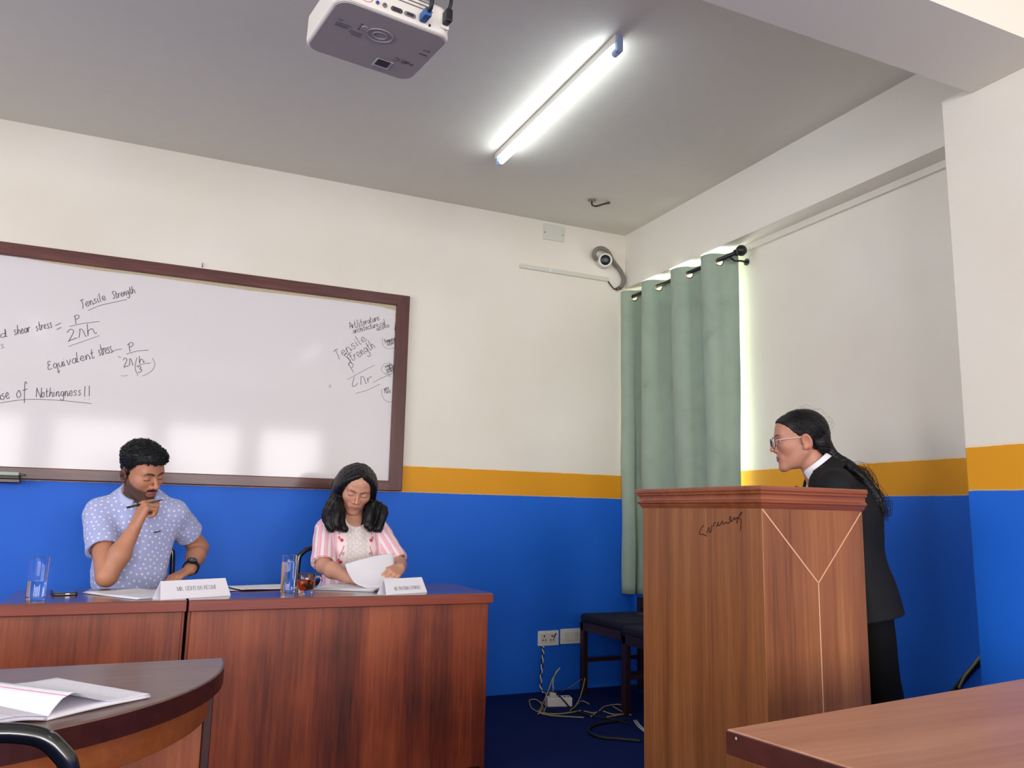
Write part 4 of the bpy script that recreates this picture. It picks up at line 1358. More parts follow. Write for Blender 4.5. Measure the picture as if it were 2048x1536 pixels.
M_TYPED = ruled('typed_sheet', 34, None, 0.25, (232, 230, 238), 0.0)
t = thing('document', 'white typed document under the man\'s elbow', 'papers', (-2.95, -1.1, TZ))
A_, B_, D_ = (-3.115, -1.045), (-2.925, -1.318), (-2.925, -0.915)
for k in range(3):
    off = 0.004 * k
    a2 = (A_[0] + off, A_[1] + off * .5, 0); b2 = (B_[0] + off, B_[1] + off * .7, 0); d2 = (D_[0] + off, D_[1], 0)
    uv_sheet('sheet', flat_quad(a2, b2, d2, TZ + 0.0012 + 0.0016 * k, 0.0012, k, 0.004 if k == 2 else 0.002), 14, 14, M_TYPED, t)
o = uv_sheet('paper_sheet', flat_quad((-2.80, -1.18, 0), (-2.545, -1.06, 0), (-2.86, -0.99, 0), TZ + 0.0015, 0.004, 2, 0.0), 14, 14, M_PAPER)
tag(o, 'white sheet sticking out behind the name card of the man', 'paper')
o = uv_sheet('paper_sheet', flat_quad((-2.535, -1.075, 0), (-2.300, -1.040, 0), (-2.570, -0.880, 0), TZ + 0.0045, 0.003, 1, 0.0), 14, 14, M_PAPER)
tag(o, 'white sheet lying behind the tall water glass', 'paper')

t = thing('document', 'stapled white papers being read by the woman at the table', 'papers', (-2.1, -1.0, TZ))
for k in range(4):
    off = 0.003 * k
    uv_sheet('sheet', flat_quad((-2.245 + off, -1.070 - off, 0), (-2.020 + off, -1.215, 0), (-2.130 + off, -0.880, 0), TZ + 0.0012 + 0.0022 * k, 0.0015 + 0.001 * k, k * 1.7), 16, 14, M_PAPER, t)
LE = [at(690, 1128, 1, -0.95), at(697, 1148, 1, -1.01), at(713, 1168, 1, -1.08), at(752, 1181, 1, -1.16)]
RE = [at(788, 1106, 1, -0.90), at(788, 1124, 1, -0.955), at(790, 1148, 1, -1.03), at(800, 1172, 1, -1.13)]
LE, RE = spline(LE, 8), spline(RE, 8)


def raised(u, v):
    i = min(len(LE) - 1, int(round(v * (len(LE) - 1))))
    p = LE[i] + (RE[i] - LE[i]) * u
    n = Vector((0.1, -0.8, 0.6))
    return p + n * (0.014 * math.sin(math.pi * u))


uv_sheet('turned_sheet', raised, 16, len(LE) - 1, M_PAPER, t)
mb = MB()
for q in ((678, 1168.5), (710, 1170.5)):
    mb.lathe([(0.0005, 0), (0.0028, 0), (0.0028, 0.0006)], 10, Matrix.Translation(at(q[0], q[1], 2, TZ + 0.0125)))
mb.build('punch_holes', M_PRINT, t)

# name cards -----------------------------------------------------------------
SER = {  # capitals as (stroke, weight); box 0..w by 0..1
 'M': (1.0, [([(.12, 0), (.12, 1)], .5), ([(.12, 1), (.5, .05)], 1), ([(.5, .05), (.88, 1)], .5), ([(.88, 0), (.88, 1)], 1), ([(0, 0), (.26, 0)], .4), ([(.74, 0), (1, 0)], .4), ([(0, 1), (.16, 1)], .4), ([(.84, 1), (1, 1)], .4)]),
 'R': (.8, [([(.14, 0), (.14, 1)], 1), ([(.14, 1), (.5, .98), (.66, .76), (.5, .53), (.14, .5)], .7), ([(.4, .5), (.78, 0)], 1), ([(0, 0), (.3, 0)], .4)]),
 'S': (.62, [([(.55, .8), (.45, .98), (.2, .98), (.08, .76), (.3, .54), (.52, .36), (.5, .1), (.3, 0), (.08, .06), (.06, .24)], .8)]),
 '.': (.3, [([(.1, 0), (.1, .1)], 1.2)]),
 ' ': (.4, []),
 'U': (.86, [([(.16, 1), (.16, .3), (.3, .04), (.5, 0), (.66, .08), (.72, .3), (.72, 1)], .8), ([(0, 1), (.32, 1)], .4), ([(.6, 1), (.86, 1)], .4)]),
 'D': (.86, [([(.14, 0), (.14, 1)], 1), ([(.14, 1), (.5, .96), (.76, .7), (.78, .4), (.6, .08), (.14, 0)], .8), ([(0, 0), (.2, 0)], .4), ([(0, 1), (.2, 1)], .4)]),
 'H': (.9, [([(.15, 0), (.15, 1)], 1), ([(.75, 0), (.75, 1)], 1), ([(.15, .5), (.75, .5)], .5), ([(0, 0), (.3, 0)], .4), ([(.6, 0), (.9, 0)], .4), ([(0, 1), (.3, 1)], .4), ([(.6, 1), (.9, 1)], .4)]),
 'Y': (.86, [([(.08, 1), (.42, .48)], 1), ([(.8, 1), (.42, .48)], .5), ([(.42, .48), (.42, 0)], 1), ([(.28, 0), (.56, 0)], .4), ([(0, 1), (.24, 1)], .4), ([(.66, 1), (.88, 1)], .4)]),
 'A': (.86, [([(.1, 0), (.43, 1)], .5), ([(.43, 1), (.78, 0)], 1), ([(.2, .34), (.64, .34)], .4), ([(0, 0), (.22, 0)], .4), ([(.64, 0), (.9, 0)], .4)]),
 'N': (.9, [([(.14, 0), (.14, 1)], .5), ([(.14, 1), (.76, 0)], 1), ([(.76, 0), (.76, 1)], .5), ([(0, 0), (.26, 0)], .4), ([(.64, 1), (.88, 1)], .4)]),
 'E': (.74, [([(.14, 0), (.14, 1)], 1), ([(.14, 1), (.6, 1), (.62, .84)], .45), ([(.14, .52), (.46, .52)], .45), ([(.14, 0), (.64, 0), (.68, .18)], .45), ([(0, 0), (.2, 0)], .4), ([(0, 1), (.2, 1)], .4)]),
 'G': (.84, [([(.7, .8), (.6, .96), (.36, .98), (.1, .74), (.1, .3), (.3, .02), (.56, .02), (.7, .1), (.7, .42)], .8), ([(.56, .42), (.82, .42)], .4)]),
 'I': (.42, [([(.2, 0), (.2, 1)], 1), ([(.06, 0), (.34, 0)], .4), ([(.06, 1), (.34, 1)], .4)]),
 'P': (.7, [([(.14, 0), (.14, 1)], 1), ([(.14, 1), (.5, .98), (.64, .74), (.5, .5), (.14, .46)], .7), ([(0, 0), (.3, 0)], .4)]),
 'T': (.74, [([(.36, 0), (.36, 1)], 1), ([(.04, .84), (.04, 1), (.68, 1), (.68, .84)], .45), ([(.22, 0), (.5, 0)], .4)]),
 'L': (.72, [([(.14, 0), (.14, 1)], 1), ([(.14, 0), (.62, 0), (.66, .2)], .45), ([(0, 1), (.3, 1)], .4)]),
 'W': (1.15, [([(.08, 1), (.32, 0)], 1), ([(.32, 0), (.56, 1)], .5), ([(.56, 1), (.8, 0)], 1), ([(.8, 0), (1.04, 1)], .5), ([(0, 1), (.2, 1)], .4), ([(.94, 1), (1.14, 1)], .4)]),
}


def name_card(F0, F1, depth, h, text, u0, u1, v0, vh, label):
    F0, F1 = Vector((*F0, TZ + 0.001)), Vector((*F1, TZ + 0.001))
    e = (F1 - F0).normalized()
    bk = Vector((-e.y, e.x, 0))
    up = bk * (depth / 2) + Vector((0, 0, h))
    L = (F1 - F0).length
    t = thing('name_card', label, 'name card', tuple(F0), 'folded name cards')
    n_out = e.cross(up).normalized()
    if n_out.y > 0: n_out = -n_out
    th = 0.0009

    def slab(P, Q, R_, S_):
        mb = MB()
        nn = (Q - P).cross(S_ - P).normalized() * th
        mb.add([P, Q, R_, S_, P + nn, Q + nn, R_ + nn, S_ + nn], [(0, 1, 2, 3), (7, 6, 5, 4), (0, 4, 5, 1), (1, 5, 6, 2), (2, 6, 7, 3), (3, 7, 4, 0)])
        return mb
    inset = e * (L * 0.035)
    slab(F0, F1, F1 + up - inset, F0 + up + inset).build('front_face', M_CARD, t)
    B0, B1 = F0 + bk * depth, F1 + bk * depth
    slab(B0, B1, F1 + up - inset, F0 + up + inset).build('rear_face', M_CARD, t)
    slab(F0, B0, B1, F1).build('base_flap', M_CARD, t)
    tot = sum(SER[c][0] for c in text)
    mb = MB()
    sc = (u1 - u0) * L / tot
    upn = up.normalized() * vh
    x = 0.0
    for ch in text:
        w, sts = SER[ch]
        for st, wt in sts:
            pts = [F0 + e * (u0 * L + (x + p[0]) * sc) + up * v0 + upn * p[1] + n_out * 0.0012 for p in st]
            ribbon(mb, pts, 0.00042 + 0.0011 * wt, n_out)
        x += w * 1.0
    mb.build('printed_name', M_PRINT, t)


name_card((-2.846, -1.352), (-2.592, -1.235), 0.062, 0.064, 'MR. UDHYAN REGMI', 0.24, 0.80, 0.42, 0.0155, 'white folded name card standing in front of the man, across the table joint')
name_card((-2.003, -1.352), (-1.802, -1.272), 0.060, 0.060, 'MS. PRATIMA GYAWALI', 0.22, 0.86, 0.24, 0.0150, 'white folded name card standing in front of the woman, at the table end')

# open notebook on the near table -----------------------------------------------
NB0 = Vector((-3.048, -3.112, TZ))             # spine, near end
es = Vector((-0.61, 0.79, 0)).normalized()
er = Vector((es.y, -es.x, 0))
t = thing('notebook', 'open ruled notebook with a curled page on the round-ended table', 'notebook', tuple(NB0))
SL = 0.280


def right_low(u, v):
    return NB0 + er * (0.19 * u) + es * (SL * v * (1 - 0.1 * u)) + Vector((0, 0, 0.003 + 0.002 * math.sin(u * 3)))


prof_s = [0, 0.008, 0.022, 0.040, 0.058, 0.078, 0.105, 0.140, 0.190]
prof_z = [0.004, 0.016, 0.030, 0.036, 0.032, 0.020, 0.010, 0.007, 0.008]


def right_top(u, v):
    s = 0.188 * u
    k = 1.0 - 0.35 * v
    z = 0.005 + (np.interp(s, prof_s, prof_z) - 0.005) * k
    return NB0 + er * s + es * (SL * v * (1 - 0.06 * u)) + Vector((0, 0, z))


def left_page(k):
    def fn(u, v):
        s = 0.165 * u
        z = 0.003 + k * 0.004 + 0.012 * math.sin(min(1, u * 2.2) * math.pi * 0.5) * (1 - 0.3 * u)
        return NB0 - er * s + es * (SL * v) + Vector((0, 0, z))
    return fn


M_RULED = ruled('ruled_page', 30, 0.16, 0.12, amount=0.4)
M_RULEDL = ruled('ruled_page_lined', 30, 0.30, 0.25)
uv_sheet('page_stack', right_low, 12, 10, M_PAPER, t, 0.004)
uv_sheet('curled_page', right_top, 48, 16, M_RULED, t, 0.0006)
uv_sheet('page_stack', left_page(0), 20, 10, M_PAPER, t, 0.004)
uv_sheet('ruled_page', left_page(1), 20, 10, M_RULEDL, t, 0.0012)

# ------------------------------------------------------------------ implicit surfaces for the figures
F32 = np.float32


def A3(v): return np.array(v, dtype=F32)


def rc(P, a, b, ra, rb):
    """capsule whose radius runs from ra to rb"""
    a, b = A3(a), A3(b)
    ab = b - a
    h = np.clip(((P - a) @ ab) / max(float(ab @ ab), 1e-9), 0, 1)
    q = P - a - h[:, None] * ab
    return np.sqrt((q * q).sum(1)) - (ra + (rb - ra) * h)


def chain(P, pts, rad, k=0.006):
    d = None
    for i in range(len(pts) - 1):
        e = rc(P, pts[i], pts[i + 1], rad[i], rad[i + 1])
        d = e if d is None else smin(d, e, k)
    return d


def ell(P, c, r, R=None):
    q = P - A3(c)
    if R is not None: q = q @ R
    r = A3(r)
    k0 = np.sqrt(((q / r) ** 2).sum(1))
    k1 = np.sqrt(((q / (r * r)) ** 2).sum(1)) + 1e-9
    return k0 * (k0 - 1.0) / k1


def sph(P, c, r):
    q = P - A3(c)
    return np.sqrt((q * q).sum(1)) - r


def smin(a, b, k):
    if k <= 0: return np.minimum(a, b)
    h = np.clip(0.5 + 0.5 * (b - a) / k, 0, 1)
    return b + (a - b) * h - k * h * (1 - h)


def smax(a, b, k): return -smin(-a, -b, k)


_wk = np.random.default_rng(3)
_WD = _wk.normal(size=(10, 3)); _WD /= np.linalg.norm(_WD, axis=1)[:, None]
_WP = _wk.uniform(0, 6.28, 10)


def wob(P, f, seed=0):
    """smooth pseudo noise in -1..1"""
    s = 0
    for i in range(6):
        j = (i + seed) % 10
        s = s + np.sin(P @ A3(_WD[j] * f * (0.7 + 0.25 * i)) + F32(_WP[j] + seed))
    return s / 4.0


def surf(f, lo, hi, h):
    """naive surface nets of f = 0 on a sparse grid"""
    lo, hi = A3(lo), A3(hi)
    s = 4
    nc = np.ceil((hi - lo) / (h * s)).astype(int)
    n = nc * s + 1
    ax = [lo[i] + (np.arange(nc[i]) + 0.5) * h * s for i in range(3)]
    g = np.stack(np.meshgrid(*ax, indexing='ij'), -1).reshape(-1, 3).astype(F32)
    dc = f(g).reshape(nc)
    near = np.abs(dc) < h * s * 0.87 * 1.9
    V = np.empty(n, F32)
    big = np.repeat(np.repeat(np.repeat(dc, s, 0), s, 1), s, 2)
    V[:-1, :-1, :-1] = big
    V[-1], V[:, -1], V[:, :, -1] = 1, 1, 1
    mk = np.zeros(n, bool)
    nb = np.repeat(np.repeat(np.repeat(near, s, 0), s, 1), s, 2)
    for dx in (0, 1):
        for dy in (0, 1):
            for dz in (0, 1):
                mk[dx:dx + nb.shape[0], dy:dy + nb.shape[1], dz:dz + nb.shape[2]] |= nb
    idx = np.argwhere(mk)
    vals = np.empty(len(idx), F32)
    for a in range(0, len(idx), 400000):
        vals[a:a + 400000] = f((lo + idx[a:a + 400000] * F32(h)).astype(F32))
    V[mk] = vals
    V[0], V[-1], V[:, 0], V[:, -1], V[:, :, 0], V[:, :, -1] = 1, 1, 1, 1, 1, 1
    neg = V < 0
    c = np.zeros(n - 1, np.int8)
    for dx in (0, 1):
        for dy in (0, 1):
            for dz in (0, 1):
                c += neg[dx:n[0] - 1 + dx, dy:n[1] - 1 + dy, dz:n[2] - 1 + dz]
    act = np.argwhere((c > 0) & (c < 8))
    vid = -np.ones(n - 1, np.int64)
    vid[act[:, 0], act[:, 1], act[:, 2]] = np.arange(len(act))
    acc = np.zeros((len(act), 3)); cnt = np.zeros(len(act))
    cor = [(x, y, z) for x in (0, 1) for y in (0, 1) for z in (0, 1)]
    for p in cor:
        for a in range(3):
            if p[a]: continue
            q = list(p); q[a] = 1
            v0 = V[act[:, 0] + p[0], act[:, 1] + p[1], act[:, 2] + p[2]].astype(float)
            v1 = V[act[:, 0] + q[0], act[:, 1] + q[1], act[:, 2] + q[2]].astype(float)
            m = (v0 < 0) != (v1 < 0)
            t = np.where(m, v0 / np.where(m, v0 - v1, 1), 0)
            pt = np.array(p, float)[None, :].repeat(len(act), 0)
            pt[:, a] += t
            acc[m] += pt[m]; cnt[m] += 1
    pos = lo + (act + acc / cnt[:, None]) * h
    quads = []
    for a in range(3):
        b, cc = (a + 1) % 3, (a + 2) % 3
        sl0 = [slice(None)] * 3; sl1 = [slice(None)] * 3
        sl0[a] = slice(0, n[a] - 1); sl1[a] = slice(1, n[a])
        n0, n1 = neg[tuple(sl0)], neg[tuple(sl1)]
        e = np.argwhere(n0 != n1)
        e = e[(e[:, b] > 0) & (e[:, cc] > 0) & (e[:, b] < n[b] - 1) & (e[:, cc] < n[cc] - 1)]
        fl_ = n0[e[:, 0], e[:, 1], e[:, 2]]

        def cell(db, dc_):
            k = e.copy(); k[:, b] -= db; k[:, cc] -= dc_
            return vid[k[:, 0], k[:, 1], k[:, 2]]
        qd = np.stack([cell(1, 1), cell(0, 1), cell(0, 0), cell(1, 0)], 1)
        qd[~fl_] = qd[~fl_][:, ::-1]
        quads.append(qd)
    return pos, np.concatenate(quads)


def surf_obj(name, f, lo, hi, h, mat, parent=None, color=None):
    pos, quads = surf(f, lo, hi, h)
    me = bpy.data.meshes.new(name)
    me.vertices.add(len(pos))
    me.vertices.foreach_set('co', pos.astype(F32).ravel())
    me.loops.add(quads.size)
    me.loops.foreach_set('vertex_index', quads.ravel().astype(np.int32))
    me.polygons.add(len(quads))
    me.polygons.foreach_set('loop_start', np.arange(0, quads.size, 4, dtype=np.int32))
    me.polygons.foreach_set('use_smooth', np.ones(len(quads), bool))
    me.update(calc_edges=True)
    if color is not None:
        at_ = me.color_attributes.new('Col', 'FLOAT_COLOR', 'POINT')
        c = np.ones((len(pos), 4), F32); c[:, :3] = color(pos.astype(F32))
        at_.data.foreach_set('color', c.ravel())
    me.materials.append(mat)
    o = bpy.data.objects.new(name, me)
    COL.objects.link(o)
    if parent is not None: o.parent = parent
    ORG[o.name] = Vector()
    return o


def rotm(yaw, pitch, roll):
    R = Matrix.Rotation(math.radians(yaw), 3, 'Z') @ Matrix.Rotation(math.radians(pitch), 3, 'X') @ Matrix.Rotation(math.radians(roll), 3, 'Y')
    return np.array(R, dtype=F32)


class Head:
    """local frame: face looks along -y, z up, origin between the ears"""

    def __init__(self, c, yaw, pitch, roll, s=1.0, female=False, wide=1.0):
        self.c, self.R, self.s, self.fem, self.wide = A3(c), rotm(yaw, pitch, roll), s, female, wide

    def loc(self, P): return ((P - self.c) @ self.R) / F32(self.s)

    def wld(self, q): return self.c + self.R @ (A3(q) * F32(self.s))

    def skull(self, q, grow=0.0):
        return ell(q, (0, .018, .028), (.073 + grow, .093 + grow, .086 + grow))

    def sdf(self, P):
        q = self.loc(P)
        q = q / A3((self.wide, 1, 1))
        m = q.copy(); m[:, 0] = np.abs(m[:, 0])
        fem = self.fem
        d = self.skull(q)
        d = smin(d, ell(q, (0, -.018, .045), (.064, .068, .055)), .025)
        d = smin(d, ell(q, (0, -.024, -.030), (.059, .062, .082)), .03)
        jw = .044 if fem else .050
        d = smin(d, rc(m, (jw, .004, -.052), (.016, -.066, -.100), .017, .014), .028)
        d = smin(d, sph(q, (0, -.075, -.103), .015 if fem else .018), .022)
        d = smin(d, sph(m, (.038, -.056, -.022), .021), .03)
        d = smin(d, rc(m, (0, -.080, .022), (.038, -.068, .025), .011, .010 if fem else .012), .016)
        d = smax(d, -ell(m, (.031, -.096, .002), (.019, .017, .0115)), .014)
        d = smin(d, ell(m, (.031, -.0695, .001), (.0165, .0150, .0125)), .004)
        d = smin(d, rc(q, (0, -.082, .014), (0, -.106, -.026), .0060, .0072 if fem else .0082), .009)
        d = smin(d, sph(q, (0, -.1080, -.0295), .0080 if fem else .0108), .008)
        d = smin(d, sph(m, (.0125, -.094, -.0345), .0080), .007)
        d = smax(d, -ell(m, (.0068, -.1020, -.0425), (.0042, .006, .0035)), .003)
        d = smin(d, ell(q, (0, -.075, -.064), (.030, .0165, .022)), .018)
        d = smin(d, rc(m, (.003, -.0918, -.0612), (.021, -.0835, -.0655), .0042, .0022), .004)
        d = smin(d, rc(m, (0, -.0908, -.0728), (.017, -.0840, -.0690), .0056, .0028), .004)
        d = smax(d, -rc(m, (0, -.0995, -.0672), (.024, -.0880, -.0668), .0016, .0012), .0025)
        ca, sa = math.cos(.35), math.sin(.35)
        Re = np.array([[ca, 0, sa], [0, 1, 0], [-sa, 0, ca]], F32) @ np.array([[1, 0, 0], [0, .97, -.24], [0, .24, .97]], F32)
        er_ = ell(m, (.0785, .015, -.015), (.0090, .0195, .0335), Re)
        er_ = smax(er_, -ell(m, (.0870, .011, -.010), (.0065, .0115, .021), Re), .004)
        er_ = smin(er_, sph(m, (.0765, .005, -.039), .0070), .008)
        d = smin(d, er_, .006)
        return d * F32(self.s)

    def paint(self, P, base, lip, brow, lash, beard=None, open_eye=False, stubble=.6, hairshade=None):
        q = self.loc(P) / A3((self.wide, 1, 1))
        n = len(P)
        col = np.tile(A3(base), (n, 1))
        x, y, z = np.abs(q[:, 0]), q[:, 1], q[:, 2]
        head = (np.abs(q) < A3((.1, .13, .14))).all(1)

        def blend(mask, c, a):
            w = (np.clip(mask, 0, 1) * a)[:, None] * head[:, None]
            col[:] = col * (1 - w) + A3(c) * w
        var = wob(P, 60, 2)
        col *= (1 + 0.035 * var)[:, None]
        # warm cheeks, nose and ears
        rosy = A3(base) * A3((1.10, .86, .82))
        blend(1.2 - np.sqrt((x - .038) ** 2 + (z + .03) ** 2) / .026, rosy, .35)
        blend((y < -.092) * (z > -.045) * (z < 0.0) * 1.0, rosy, .3)
        blend((x > .068) * (np.abs(z + .01) < .04) * 1.0, rosy, .4)
        if beard is not None:
            low = np.interp(y, [-.11, -.085, -.06, -.02, .01, .03], [-.046, -.045, -.041, -.026, .004, -.01])
            w = np.clip((low - z) / .016, 0, 1) * (y < .03) * (z > -.135)
            mo = (np.sqrt((x / .026) ** 2 + ((z + .0665) / .0125) ** 2) < 1) & (y < -.06)
            w = w * (1 - 0.95 * mo)
            blend(w, beard, stubble)
            blend(((np.abs(z + .0515) < .0055) & (x < .026) & (y < -.075)) * 1.0, beard, min(1, stubble + .25))
            blend(((z < -.082) & (z > -.094) & (x < .010) & (y < -.07)) * 1.0, beard, .4)
        if hairshade is not None:
            side = np.interp(y, [-.06, -.02, 0.0, .02, .06], [.075, .03, -.03, -.03, -.055])
            blend(np.clip((z - side) / .01, 0, 1) * (x > .045), hairshade, .7)
        # lips
        li = 1.2 - np.sqrt((x / .0225) ** 2 + ((z + .0672) / .0098) ** 2)
        blend(li * 4, lip, .85 * (1.0))
        blend((np.abs(z + .0672) < .0014) * (x < .022) * (y < -.075) * 1.0, A3(lip) * .45, .8)
        # brows
        bz = np.interp(x, [.008, .02, .036, .050], [.0185, .0235, .0255, .019])
        bt = np.interp(x, [.008, .02, .036, .052], [.0042, .0048, .0040, .0010]) * (1.15 if not self.fem else .75)
        blend(np.clip((bt - np.abs(z - bz)) / .0015, 0, 1) * (x > .009) * (x < .052) * (y < -.03), brow, .88)
        # lids and lashes
        ex = x - .031
        lo_ = -.0035 - .003 * (1 - (ex / .0155) ** 2)
        inlid = (np.abs(ex) < .0165) & (y < -.05)
        if open_eye:
            up_ = .0055 * (1 - (ex / .0155) ** 2)
            op = inlid & (z < up_) & (z > lo_)
            blend(op * 1.0, S(225, 218, 210), 1.0)
            blend((op & (np.abs(ex) < .0058)) * 1.0, S(38, 22, 16), 1.0)
            blend(inlid * np.clip((.0016 - np.abs(z - up_)) / .0008, 0, 1), lash, .95)
        else:
            blend(inlid * np.clip((.0018 - np.abs(z - lo_)) / .0010, 0, 1), lash, .95)
        blend(inlid * ((z > .006) & (z < .0085)) * 1.0, A3(base) * .7, .5)
        return col


def hand(W, d, n, t, curl, thumb, s=1.0, spread=0.0):
    """W wrist, d towards the fingers, n out of the palm, t to the thumb side; curl: 4 x 3 bends in degrees"""
    W, d, n, t = (np.array(v, float) for v in (W, d, n, t))
    d /= np.linalg.norm(d); n -= d * (n @ d); n /= np.linalg.norm(n)
    t2 = np.cross(d, n); t = t2 * (1 if t2 @ t > 0 else -1)
    kn = [(.090, .027), (.094, .0085), (.089, -.0105), (.080, -.0275)]
    ln = [(.042, .025, .020), (.046, .029, .021), (.042, .027, .020), (.033, .021, .018)]
    palm, fing = [], []
    for i, ((a, b), L3) in enumerate(zip(kn, ln)):
        K = W + (d * a + t * b) * s
        palm.append((W + (d * .012 + t * b * .55) * s, K, .0145 * s, .0112 * s))
        ang = 0
        p = K
        pts, rad = [K], [.0098 * s]
        r = [.0086, .0078, .0066]
        if i == 3: r = [.0076, .0068, .0058]
        sp = spread * (1.5 - i)
        for j in range(3):
            ang += math.radians(curl[i][j])
            dr = d * math.cos(ang) + n * math.sin(ang)
            dr = dr * math.cos(sp) + t * math.sin(sp) * (1 if j >= 0 else 0)
            p = p + dr * L3[j] * s
            pts.append(p); rad.append(r[j] * s)
        fing.append((pts, rad))
    p = W + (d * .022 + t * .024 + n * .006) * s
    pts, rad = [p], [.0150 * s]
    for (v, L_, r) in zip(thumb, (.040, .032, .026), (.0115, .0098, .0082)):
        v = d * v[0] + t * v[1] + n * v[2]
        v /= np.linalg.norm(v)
        p = p + v * L_ * s
        pts.append(p); rad.append(r * s)
    return {'palm': palm, 'fing': fing, 'thumb': (pts, rad)}


def hand_sdf(P, hd, s=1.0):
    c = A3(hd['palm'][1][1]); box = np.sqrt(((P - c) ** 2).sum(1))
    out = np.full(len(P), 9.0, F32)
    k = box < .24
    Q = P[k]
    if len(Q) == 0: return box - F32(.15)
    d = None
    for a, b, ra, rb in hd['palm']:
        e = rc(Q, a, b, ra, rb)
        d = e if d is None else smin(d, e, .010)
    for pts, rad in hd['fing']:
        d = smin(d, chain(Q, pts, rad, .002), .0035)
    d = smin(d, chain(Q, *hd['thumb'], .003), .006)
    out[k] = d
    out[~k] = box[~k] - .15
    return out


def collar(parent, name, c, R, r0, r1, zt, leaf, mat, gap=14, tip=0.035, drop=0.0):
    """folded shirt collar round the neck; opens towards local -y"""
    c = A3(c); R = np.array(R, F32)
    nu, nv = 60, 10
    vs, fs = [], []
    for i in range(nu + 1):
        a = math.radians(gap + (360 - 2 * gap) * i / nu)           # 0 = front
        fr = math.cos(a / 2) ** 2 if a <= math.pi else math.cos((2 * math.pi - a) / 2) ** 2
        pt = max(0.0, 1 - min(a, 2 * math.pi - a) / math.radians(60))
        for j in range(nv + 1):
            v = j / nv
            if v < .3:
                t = v / .3
                r, z = r0 + .001 * t, zt - .030 * (1 - t)
            else:
                t = (v - .3) / .7
                L = leaf + tip * pt
                r = r0 + .004 + (r1 - r0) * t * (1 + .25 * pt)
                z = zt + .004 * math.sin(min(1, t * 4) * math.pi) - L * t
            z -= drop * (0.5 + 0.5 * math.cos(a))
            x = math.sin(a) * r * 1.0
            y = -math.cos(a) * r
            p = c + R @ A3((x, y, z))
            vs.append(tuple(float(k) for k in p))
    for i in range(nu):
        for j in range(nv):
            a = i * (nv + 1) + j
            fs.append((a, a + 1, a + nv + 2, a + nv + 1))
    mb = MB(); mb.add(vs, fs, smooth=True)
    o = mb.build(name, mat, parent, smooth=True)
    s = o.modifiers.new('thickness', 'SOLIDIFY'); s.thickness = 0.003; s.offset = 0
    return o


def frame_of(d, up=(0, 0, 1)):
    d = Vector(d).normalized()
    x = Vector(up).cross(d)
    if x.length < 1e-4: x = Vector((1, 0, 0))
    x.normalize()
    y = d.cross(x)
    return x, y, d


M_SKIN = vcol_mat('skin', 0.48, 0.4, sub=0.12, bump=0.06, bscale=260)
M_HAIR = plain('black_hair', S(20, 18, 19), 0.42, spec=0.45, bump=0.5, bscale=170)


def hair_mat(name, col, axis_scale, rough=0.36):
    m, nt, b = new_mat(name)
    geo = nt.nodes.new('ShaderNodeNewGeometry')
    mp = nt.nodes.new('ShaderNodeMapping'); mp.inputs['Scale'].default_value = axis_scale
    nt.links.new(geo.outputs['Position'], mp.inputs['Vector'])
    nz = nt.nodes.new('ShaderNodeTexNoise'); nz.inputs['Scale'].default_value = 1.0; nz.inputs['Detail'].default_value = 5; nz.inputs['Distortion'].default_value = .3
    nt.links.new(mp.outputs['Vector'], nz.inputs['Vector'])
    nt.links.new(ramp(nt, [(0.3, tuple(c * .6 for c in col)), (0.75, tuple(c * 1.7 for c in col))], nz.outputs['Fac']), b.inputs['Base Color'])
    b.inputs['Roughness'].default_value = rough
    b.inputs['Specular IOR Level'].default_value = 0.28
    bp = nt.nodes.new('ShaderNodeBump'); bp.inputs['Strength'].default_value = .6; bp.inputs['Distance'].default_value = .003
    nt.links.new(nz.outputs['Fac'], bp.inputs['Height'])
    nt.links.new(bp.outputs['Normal'], b.inputs['Normal'])
    return m


M_HAIRM = hair_mat('short_black_hair', S(24, 24, 27), (190, 190, 150), .5)
M_HAIRL = hair_mat('long_black_hair', S(17, 15, 18), (220, 220, 18), .40)
M_CLOTHV = vcol_mat('printed_cotton', 0.8, 0.2, bump=0.25, bscale=700, sheen=0.1)
M_TROUS = plain('dark_trousers', S(30, 32, 42), 0.8, bump=.2, bscale=500)


def dots_on(P, spacing, radius, rngs, keep=1500):
    """centres of a loose polka dot print spread over a surface"""
    order = rngs.permutation(len(P))
    cell = {}
    out = []
    for i in order[:60000]:
        p = P[i]
        k = tuple(np.floor(p / spacing).astype(int))
        ok = True
        for dx in (-1, 0, 1):
            for dy in (-1, 0, 1):
                for dz in (-1, 0, 1):
                    for q in cell.get((k[0] + dx, k[1] + dy, k[2] + dz), ()):
                        if ((p - q) ** 2).sum() < spacing * spacing:
                            ok = False; break
                    if not ok: break
                if not ok: break
            if not ok: break
        if ok:
            cell.setdefault(k, []).append(p); out.append(p)
    return np.array(out)


def near_dots(P, C, radius, soft):
    best = np.full(len(P), 1e9, F32)
    for c in C:
        d = ((P - A3(c)) ** 2).sum(1)
        np.minimum(best, d, out=best)
    return np.clip((radius + soft - np.sqrt(best)) / (2 * soft), 0, 1)


